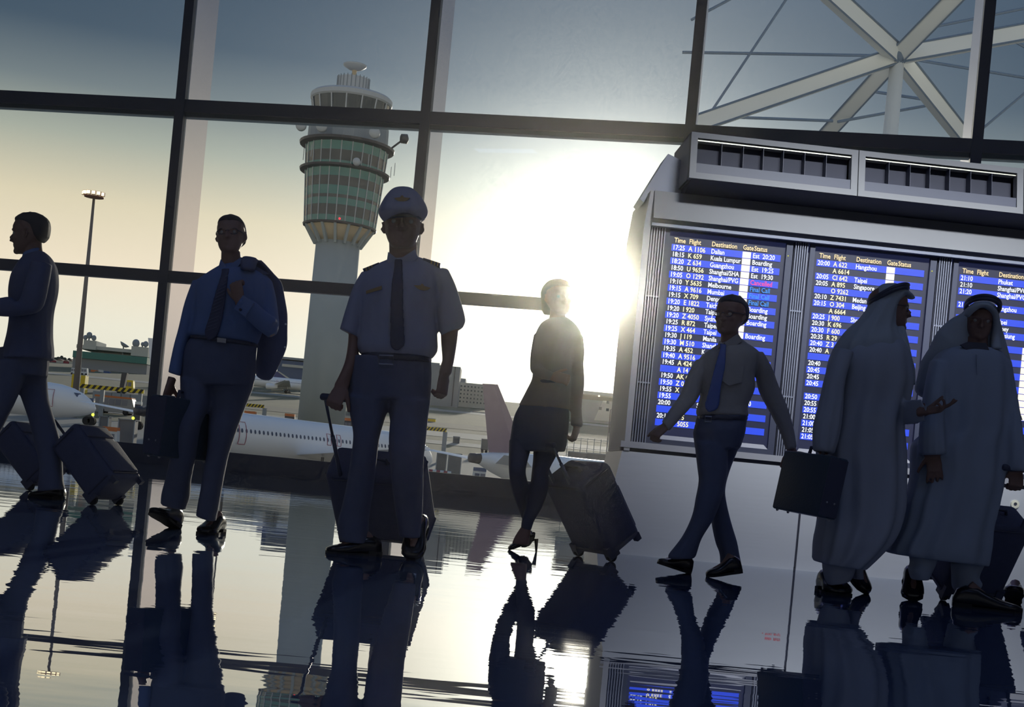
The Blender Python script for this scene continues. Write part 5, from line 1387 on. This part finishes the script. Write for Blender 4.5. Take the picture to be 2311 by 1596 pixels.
# ================= 5: man in shirt and tie walking left before the board
Zp = floorZ(1590, 1300)
f = Figure('person', 'man with glasses in pale shirt and blue tie striding before the board', 'person', Zp, (1590, 1300), (1080, 1305, -10))
k1, k2 = 'E1', 'E2'
f.wear('shirt', [
    [(k1, 632, 490, 815, 440, .06, 0), (k1, 540, 550, 900, 500, .09, 0), (k1, 465, 620, 985, 580, .115, 0), (k1, 470, 780, 945, 760, .13, 0), (k1, 468, 940, 945, 890, .125, 0), (k1, 440, 1050, 885, 1040, .125, 0), (k1, 432, 1090, 890, 1120, .13, 0), (k1, 445, 1130, 870, 1140, .12, 0)],
    [(k1, 432, 625, 570, 690, .062, 0), (k1, 355, 765, 490, 830, .06, -.03), (k1, 292, 930, 452, 965, .056, -.07), (k1, 215, 1045, 345, 1095, .05, -.12), (k1, 132, 1170, 190, 1262, .044, -.16)],
    [(k1, 885, 590, 1015, 560, .062, 0), (k1, 945, 730, 1095, 700, .06, .02), (k1, 985, 910, 1155, 860, .056, .05), (k1, 1085, 1100, 1238, 1060, .052, .05), (k1, 1175, 1280, 1290, 1250, .046, .04), (k1, 1220, 1425, 1315, 1405, .042, .03)],
], M['grey_shirt'])
f.poly('collar', k1, [(800, 400), (842, 462), (725, 548), (680, 480)], -.085, .02, M['grey_shirt'])
f.poly('collar', k1, [(640, 465), (668, 485), (612, 552), (606, 540)], -.085, .02, M['grey_shirt'])
f.poly('pocket', k1, [(670, 672), (850, 690), (830, 830), (720, 860), (655, 810)], -.137, .006, M['grey_shirt'])
f.wear('tie', [[(k1, 638, 488, 700, 498, .013, -.08), (k1, 640, 540, 695, 545, .012, -.11), (k1, 598, 680, 688, 690, .008, -.138), (k1, 548, 870, 650, 890, .008, -.14), (k1, 508, 1035, 628, 1050, .008, -.137), (k1, 535, 1088, 555, 1092, .006, -.137)]], M['tie_blue'], voxel=.006, body=0, smooth_it=1)
f.wear('trousers', [
    [(k1, 440, 1125, 878, 1135, .125, 0), (k1, 412, 1250, 865, 1230, .14, 0), (k2, 440, 80, 925, 80, .14, 0), (k2, 458, 220, 880, 220, .13, 0)],
    [(k2, 452, 150, 760, 200, .11, -.03), (k2, 480, 400, 760, 440, .1, -.05), (k2, 493, 530, 735, 600, .095, -.06), (k2, 466, 690, 700, 720, .09, -.08), (k2, 428, 880, 632, 900, .085, -.08), (k2, 335, 1085, 515, 1100, .085, -.07), (k2, 205, 1262, 465, 1262, .09, -.06), (k2, 215, 1300, 440, 1295, .085, -.06)],
    [(k2, 620, 150, 890, 160, .11, .05), (k2, 600, 400, 790, 400, .1, .07), (k2, 590, 600, 738, 600, .092, .09), (k2, 600, 760, 752, 760, .088, .1), (k2, 615, 940, 800, 960, .085, .1), (k2, 650, 1130, 850, 1130, .085, .1), (k2, 692, 1250, 878, 1290, .088, .1), (k2, 697, 1360, 897, 1372, .088, .1)],
], M['trouser'])
f.wear('belt', [[(k1, 440, 1118, 882, 1122, .137, 0), (k1, 436, 1165, 880, 1168, .14, 0)]], M['belt'], voxel=.008, body=0, smooth_it=1)
mbx = MB(); P_ = [f.p(k1, *q, -.15) for q in ((512, 1128), (568, 1132), (564, 1178), (510, 1175))]; mbx.tube(P_ + [P_[0], P_[1]], .004, 6); mbx.build('belt_buckle', M['buckle'], f.root, off=f.o)
h_, z_ = f.ground(*cr(k2, 400, 1452)); h_.z = 0; t_ = h_ + (f.p(k2, 95, 1340) - f.p(k2, 400, 1448)); t_.y = h_.y - .03; f.shoe(h_, t_, .095, .05)
t_, z_ = f.ground(*cr(k2, 570, 1480)); t_.z = 0; h_ = t_ + (f.p(k2, 895, 1440) - f.p(k2, 570, 1478)); h_.y = t_.y + .03; f.shoe(h_, t_, .095, .05)
f.loft([(k1, 635, 520, 815, 470, .06, 0), (k1, 648, 450, 805, 410, .058, 0), (k1, 650, 360, 800, 330, .06, 0)], n=2, mb=f.body)
f.head(k1, (748, 75), (722, 418), yaw=38, hair='short', glasses=True)
f.hand(f.p(k1, 165, 1215, -.16), f.p(k1, 105, 1265, -.18) - f.p(k1, 165, 1215, -.16), (.3, .5, -.8), 72, -1, .95)
f.hand(f.p(k1, 1268, 1420, .03), f.p(k1, 1290, 1560, .01) - f.p(k1, 1268, 1420, .03), (.3, .9, 0), 18, -1, .95, splay=7)
f.finish(M['skin_b'])

# ================= 6: man in a long robe and head cloth, in profile, with a briefcase
Zp = floorZ(1900, 1344)
f = Figure('person', 'man in a long robe and head cloth seen in profile, holding a briefcase', 'person', Zp, (1900, 1344), (1150, 1354, -10))
k1, k2 = 'F1', 'F2'
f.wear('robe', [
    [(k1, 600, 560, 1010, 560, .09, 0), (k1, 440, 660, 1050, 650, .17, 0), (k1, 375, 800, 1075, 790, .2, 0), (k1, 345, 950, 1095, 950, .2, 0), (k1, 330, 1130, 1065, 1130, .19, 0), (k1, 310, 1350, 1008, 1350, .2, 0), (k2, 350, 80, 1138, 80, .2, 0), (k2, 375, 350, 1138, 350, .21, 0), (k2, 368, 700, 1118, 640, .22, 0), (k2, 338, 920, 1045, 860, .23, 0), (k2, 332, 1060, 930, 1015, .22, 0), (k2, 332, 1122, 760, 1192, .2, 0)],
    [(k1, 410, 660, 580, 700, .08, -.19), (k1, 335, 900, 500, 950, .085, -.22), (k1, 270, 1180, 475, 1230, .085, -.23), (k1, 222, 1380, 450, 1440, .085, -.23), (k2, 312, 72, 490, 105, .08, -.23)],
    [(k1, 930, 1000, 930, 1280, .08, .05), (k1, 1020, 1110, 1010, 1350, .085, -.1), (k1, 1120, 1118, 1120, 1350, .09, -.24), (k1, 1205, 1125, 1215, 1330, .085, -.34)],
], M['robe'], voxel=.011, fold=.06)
f.wear('trouser_leg', [[(k2, 395, 1080, 700, 1090, .1, 0), (k2, 400, 1180, 690, 1190, .1, 0), (k2, 415, 1270, 670, 1260, .09, 0), (k2, 445, 1350, 640, 1310, .075, 0)]], M['robe'])
f.wear('trouser_leg', [[(k2, 640, 1100, 790, 1110, .07, .12), (k2, 650, 1200, 760, 1200, .07, .14), (k2, 670, 1290, 770, 1290, .06, .15)]], M['robe'])
t_, z_ = f.ground(*cr(k2, 570, 1452)); t_.z = 0; h_ = t_ + Vector((-.03, .24, 0)); f.shoe(h_, t_, .12, .075)
t_, z_ = f.ground(*cr(k2, 800, 1436)); t_.z = 0; h_ = t_ + Vector((-.1, .14, .13)); f.shoe(h_, t_, .1, .05)
f.loft([(k1, 800, 600, 990, 600, .07, 0), (k1, 820, 500, 985, 480, .06, 0), (k1, 830, 400, 980, 380, .06, 0)], n=2, mb=f.body)
f.head(k1, (912, 105), (892, 500), yaw=-90, hair=None, glasses=True)
f.wear('head_cloth', [
    [(k1, 840, 84, 960, 80, .04, 0), (k1, 772, 150, 1045, 122, .085, 0), (k1, 738, 230, 1062, 165, .105, 0), (k1, 705, 310, 985, 250, .115, 0), (k1, 640, 395, 955, 360, .12, 0), (k1, 520, 505, 948, 480, .135, 0), (k1, 425, 640, 990, 590, .165, 0), (k1, 372, 770, 1000, 720, .18, .02), (k1, 350, 880, 940, 860, .17, .03)],
    [(k1, 955, 470, 1030, 468, .06, 0), (k1, 965, 600, 1052, 590, .09, 0), (k1, 975, 740, 1082, 740, .1, 0), (k1, 985, 850, 1118, 850, .09, .02), (k1, 990, 980, 1128, 1000, .07, .04)],
    [(k1, 1030, 130, 1050, 185, .06, 0), (k1, 1090, 165, 1085, 215, .05, 0), (k1, 1138, 212, 1130, 228, .02, 0)],
], M['head_cloth'], body=0, fold=.035)
mbx = MB(); c0 = f.p(k1, 895, 195); ux = (f.p(k1, 1060, 135) - f.p(k1, 732, 262)) / 2; uy = Vector((0, .115, 0))
for dz_ in (0, .016): mbx.tube([c0 + ux * 1.02 * math.cos(a) + uy * math.sin(a) + Vector((0, 0, dz_ + .02 * math.sin(a) ** 2)) for a in [2 * math.pi * q / 32 for q in range(34)]], .011, 8)
mbx.build('head_cord', M['belt'], f.root, True, off=f.o)
f.hand(f.p(k2, 400, 85, -.23), f.p(k2, 395, 150, -.24) - f.p(k2, 400, 85, -.23), (1, 0, 0), 70, -1, .95)
wr = f.p('G1', 185, 1130, -.36)
f.hand(wr, f.p('G1', 300, 1115, -.4) - wr, (0, -.5, .85), 22, -1, 1.0, splay=12, thumb_out=1.1, curls=(10, 18, 45, 60))
f.finish(M['skin_b'])

# ================= 7: man in a robe facing the camera, pulling a suitcase
Zp = floorZ(2150, 1366)
f = Figure('person', 'man in a long robe and white head cloth facing forward, pulling a suitcase', 'person', Zp, (2150, 1366), (1150, 1379, -10))
k1, k2 = 'G1', 'G2'
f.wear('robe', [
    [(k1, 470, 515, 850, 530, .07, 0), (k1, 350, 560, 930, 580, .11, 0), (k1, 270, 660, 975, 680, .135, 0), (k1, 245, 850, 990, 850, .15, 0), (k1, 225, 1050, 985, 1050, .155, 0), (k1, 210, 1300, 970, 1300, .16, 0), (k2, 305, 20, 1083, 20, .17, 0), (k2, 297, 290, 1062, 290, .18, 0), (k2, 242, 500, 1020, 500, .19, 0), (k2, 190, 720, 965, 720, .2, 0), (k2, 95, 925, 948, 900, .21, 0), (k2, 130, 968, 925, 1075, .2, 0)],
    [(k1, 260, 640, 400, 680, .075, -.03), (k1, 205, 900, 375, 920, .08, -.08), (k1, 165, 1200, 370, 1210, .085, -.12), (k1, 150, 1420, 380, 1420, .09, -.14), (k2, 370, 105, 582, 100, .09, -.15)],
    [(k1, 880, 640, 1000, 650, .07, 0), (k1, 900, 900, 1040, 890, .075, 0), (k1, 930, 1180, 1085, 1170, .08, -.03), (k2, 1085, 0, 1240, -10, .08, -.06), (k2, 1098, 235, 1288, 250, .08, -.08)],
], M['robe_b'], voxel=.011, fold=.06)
f.wear('trouser_leg', [[(k2, 275, 960, 510, 1000, .1, -.04), (k2, 290, 1040, 490, 1060, .09, -.05), (k2, 275, 1110, 468, 1110, .09, -.05), (k2, 300, 1200, 430, 1200, .075, -.05)]], M['robe_b'])
f.wear('trouser_leg', [[(k2, 640, 1040, 920, 1040, .1, 0), (k2, 648, 1150, 860, 1170, .095, 0), (k2, 650, 1260, 890, 1240, .09, 0), (k2, 680, 1310, 850, 1300, .08, 0)]], M['robe_b'])
t_, z_ = f.ground(*cr(k2, 305, 1390)); t_.z = 0; h_ = t_ + Vector((.04, .2, .1)); f.shoe(h_, t_, .11, .055)
h_, z_ = f.ground(*cr(k2, 650, 1440)); h_.z = 0; t_, _ = f.ground(*cr(k2, 1000, 1440)); t_.z = 0; t_.y = h_.y - .08; f.shoe(h_, t_, .11, .052)
f.loft([(k1, 545, 600, 810, 600, .065, 0), (k1, 590, 500, 790, 500, .06, 0), (k1, 600, 420, 790, 420, .06, 0)], n=2, mb=f.body)
f.head(k1, (735, 95), (695, 450), yaw=10, pitch=-6, hair=None)
f.wear('head_cloth', [
    [(k1, 670, 92, 800, 92, .05, .02), (k1, 600, 140, 868, 150, .09, .025), (k1, 560, 190, 888, 210, .085, .05), (k1, 440, 255, 912, 310, .09, .07), (k1, 320, 370, 942, 420, .1, .09), (k1, 245, 520, 980, 560, .11, .1), (k1, 165, 650, 1018, 700, .1, .12), (k1, 125, 800, 1042, 850, .09, .14), (k1, 110, 950, 1055, 980, .08, .16), (k1, 300, 1040, 1080, 1080, .06, .17), (k1, 700, 1120, 1130, 1215, .03, .17)],
], M['head_cloth'], body=0)
f.wear('head_cloth_brim', [[(k1, 575, 215, 615, 240, .03, -.06), (k1, 600, 150, 660, 190, .035, -.085), (k1, 690, 98, 720, 150, .035, -.1), (k1, 790, 105, 775, 150, .035, -.1), (k1, 870, 170, 825, 190, .035, -.085), (k1, 890, 260, 845, 260, .03, -.06), (k1, 900, 400, 830, 400, .03, -.03), (k1, 930, 540, 820, 540, .03, -.06)]], M['head_cloth'], body=0, fold=.035)
mbx = MB(); c0 = f.p(k1, 745, 150, .015); ux = (f.p(k1, 885, 205, 0) - f.p(k1, 602, 130, 0)) / 2
for dz_ in (0, .016): mbx.tube([c0 + ux * 1.02 * math.cos(a) + Vector((0, .115, 0)) * math.sin(a) + Vector((0, 0, dz_ - .032 * math.sin(a))) for a in [2 * math.pi * q / 32 for q in range(34)]], .011, 8)
mbx.build('head_cord', M['belt'], f.root, True, off=f.o)
f.poly('neckline', k1, [(540, 495), (600, 470), (780, 480), (808, 545), (760, 585), (690, 592), (610, 565)], -.1, .02, M['belt'])
f.poly('placket', k1, [(688, 590), (700, 590), (702, 780), (692, 780)], -.152, .01, M['robe_b'])
f.hand(f.p(k2, 480, 90, -.15), f.p(k2, 490, 220, -.17) - f.p(k2, 480, 90, -.15), (.2, .9, 0), 25, -1, 1.0, splay=6)
f.hand(f.p(k2, 1195, 225, -.08), f.p(k2, 1190, 320, -.1) - f.p(k2, 1195, 225, -.08), (0, 1, 0), 78, -1, 1.0)
f.finish(M['skin_b'])
man7Z = Zp

# ------------------------------------------------------------------ suitcases and briefcases
def suitcase(label, base, grip, Wd, Hc, D, pole_gap=0.16, grip_len=None, group='rolling suitcases'):
    """base: floor point midway between the wheels; grip: middle of the pulled-out handle"""
    up = (grip - base); LG = up.length; up.normalize()
    r = Vector((-up.y, up.x, 0)).normalized()
    if up.cross(r).z > 0: r = -r
    t = up.cross(r)                      # back of the case, leaning towards the floor
    R = Matrix((r, t, up)).transposed()
    wr_ = 0.035
    off = R @ Vector((0, D * .5 - .02, 0))
    m4 = R.to_4x4(); m4.translation = Vector((base.x - off.x, base.y - off.y, wr_ - off.z))
    root = thing('suitcase', label, 'suitcase', matrix=m4, group=group)
    b0 = 0.0
    body = rbox('shell', Wd / 2, D / 2, Hc / 2, .035, M['case'], root, (0, 0, Hc / 2))
    pk = rbox('front_pocket', Wd * .42, .012, Hc * .28, .011, M['case'], root, (0, -D / 2 - .004, Hc * .38))
    rbox('front_pocket', Wd * .42, .01, Hc * .1, .009, M['case'], root, (0, -D / 2 - .003, Hc * .82))
    for z in (.08, .93):
        mb = MB()
        pts = [Vector((x * (Wd / 2 + .002), y * (D / 2 + .002), 0)) for x, y in ((-.8, -1), (.8, -1), (1, -.7), (1, .7), (.8, 1), (-.8, 1), (-1, .7), (-1, -.7), (-.8, -1), (.8, -1))]
        mb.tube([p + Vector((0, 0, Hc * z)) for p in pts], .006, 6); mb.build('piping', M['case_trim'], root)
    for x in (-Wd * .42, Wd * .42):
        mb = MB(); mb.box(x - .025, x + .025, D * .5 - .07, D * .5 + .012, -.01, .07); h = mb.build('wheel_housing', M['case_trim'], root)
        mb = MB(); mb.lathe([(wr_ * .7, -.014), (wr_, -.01), (wr_, .01), (wr_ * .7, .014)], 16, (x, D * .5 - .02, -.0), 'X'); mb.build('wheel', M['tyre'], h)
        mb = MB(); mb.box(x - .02, x + .02, -D * .5 + .005, -D * .5 + .04, -.03, .02); mb.build('foot', M['case_trim'], root)
    for x in (-pole_gap / 2, pole_gap / 2):
        mb = MB(); mb.tube([(x, D * .44, Hc * .75), (x, D * .44, Hc + (LG - Hc) * .5)], .011, 10); p1 = mb.build('pole', M['pole'], root, True)
        mb = MB(); mb.tube([(x, D * .44, Hc + (LG - Hc) * .5 - .02), (x, D * .44, LG)], .008, 10); mb.build('inner_pole', M['pole'], p1, True)
    gl = grip_len or pole_gap
    rbox('grip', gl / 2 + .025, .018, .016, .013, M['case_trim'], root, (0, D * .44, LG))
    mb = MB(); mb.tube([(-.07, 0, Hc), (-.06, 0, Hc + .025), (.06, 0, Hc + .025), (.07, 0, Hc)], .011, 8); mb.build('top_handle', M['case_trim'], root)
    mb = MB(); mb.tube([(Wd / 2, 0, Hc * .4), (Wd / 2 + .025, 0, Hc * .43), (Wd / 2 + .025, 0, Hc * .6), (Wd / 2, 0, Hc * .63)], .01, 8); mb.build('side_handle', M['case_trim'], root)
    return root
def fl(px, py, dy=0.0):
    q = floor_pt(px, py); return q
# 1 and 2: beside the man in profile
b = fl(238, 1140); Zb = b.y
suitcase('black rolling suitcase leaning left behind the man in profile', b, at(66, 900, Zb + .22), .36, .5, .26)
b = fl(92, 1108); Zb = b.y
suitcase('dark suitcase behind the legs of the man in profile', b, at(-74, 886, Zb + .2), .34, .5, .24)
# 3: pilot's
b = fl(862, 1237)
suitcase('wide black suitcase standing behind the pilot\'s legs', b, at(804, 916, floorZ(850, 1256) + .02), .52, .5, .24, .34, .34)
# 4: woman's
b = fl(1342, 1262); Zb = b.y
suitcase('black rolling suitcase trailing behind the woman', b, at(1228, 1016, Zb - .28), .38, .54, .27)
# 5: robed man's
b = fl(2186, 1360); Zb = b.y
suitcase('black rolling suitcase pulled by the robed man facing forward', b, at(2318, 1074, man7Z - .08), .38, .5, .24, .24, .26)

def briefcase(label, near_bottom, up, length_dir, L, T_, Hc, shift=0.5):
    """near_bottom: lower corner edge nearest to the camera (middle of the narrow side)"""
    u = Vector(up).normalized(); l = Vector(length_dir); l = (l - u * l.dot(u)).normalized(); w = l.cross(u).normalized()
    R = Matrix((l, -w, u)).transposed(); m4 = R.to_4x4(); m4.translation = near_bottom
    root = thing('briefcase', label, 'briefcase', matrix=m4)
    for s in (-1, 1):
        rbox('case_half', L / 2, T_ / 4 - .002, Hc / 2, .012, M['leather'], root, (L / 2, s * T_ / 4, Hc / 2))
    mb = MB(); mb.box(-.002, .004, -T_ * .46, T_ * .46, .01, Hc - .01); mb.build('side_panel', M['leather_side'], root)
    mb = MB(); mb.tube([(L * .36, 0, Hc - .005), (L * .37, 0, Hc + .035), (L * .63, 0, Hc + .035), (L * .64, 0, Hc - .005)], .01, 8); mb.build('handle', M['case_trim'], root)
    for x in (.2, .8):
        mb = MB(); mb.box(L * x - .02, L * x + .02, -.02, .02, Hc - .003, Hc + .006); mb.build('latch', M['buckle'], root)
    for x in (.06, .94):
        for y in (-.3, .3):
            mb = MB(); mb.ball((L * x, T_ * y, -.002), .008, seg=8, rows=5); mb.build('stud', M['buckle'], root)
    for y in (-.2, .2):
        mb = MB(); mb.ball((-.003, T_ * y, .08), .006, seg=8, rows=5); mb.build('rivet', M['buckle'], root)
    return root
Zb = floorZ(465, 1207)
q = at(340, 1028, Zb - .3)
briefcase('dark briefcase in the hand of the man with the slung jacket', q, at(362, 905, Zb - .3) - at(345, 1028, Zb - .3), (.42, .9, -.16), .42, .115, .315)
Zb = floorZ(1900, 1344)
q = at(1866, 1171, Zb - .42)
briefcase('dark briefcase hanging from the robed man in profile', q, at(1893, 1050, Zb - .42) - at(1866, 1171, Zb - .42), (-.36, .93, .16), .42, .115, .315)

# ================= 8: a walker leaving the frame at the right edge (only a shoe tip shows)
flush_pending()
root = g.root.copy(); COL.objects.link(root)
root['label'] = 'person at the right edge of whom only one dark shoe shows'
q = floor_pt(2304 + 86, 1379 - 1); 
root.location = (q.x, q.y - .05, 0)
for ch in list(g.root.children):
    c = ch.copy(); COL.objects.link(c); c.parent = root
    for gg in ch.children:
        d = gg.copy(); COL.objects.link(d); d.parent = c

# ------------------------------------------------------------------ haze volume added to imitate the lens glow around the sun
def haze_mat():
    m = bpy.data.materials.new('glow_haze'); m.use_nodes = True; t = m.node_tree; t.nodes.clear()
    o = N(t, 'ShaderNodeOutputMaterial'); v = N(t, 'ShaderNodeVolumeScatter')
    v.inputs['Color'].default_value = (0.2, 0.196, 0.19, 1); v.inputs['Density'].default_value = 0.0062; v.inputs['Anisotropy'].default_value = 0.97
    t.links.new(v.outputs[0], o.inputs['Volume']); return m
mb = MB(); mb.box(pa.x + .05, pb.x - .05, 0.4, 12.5, 0.01, 6.8)
o = mb.build('glow_haze', haze_mat()); tag(o, 'thin haze volume added for the glow around the sun', 'haze', None, 'stuff')
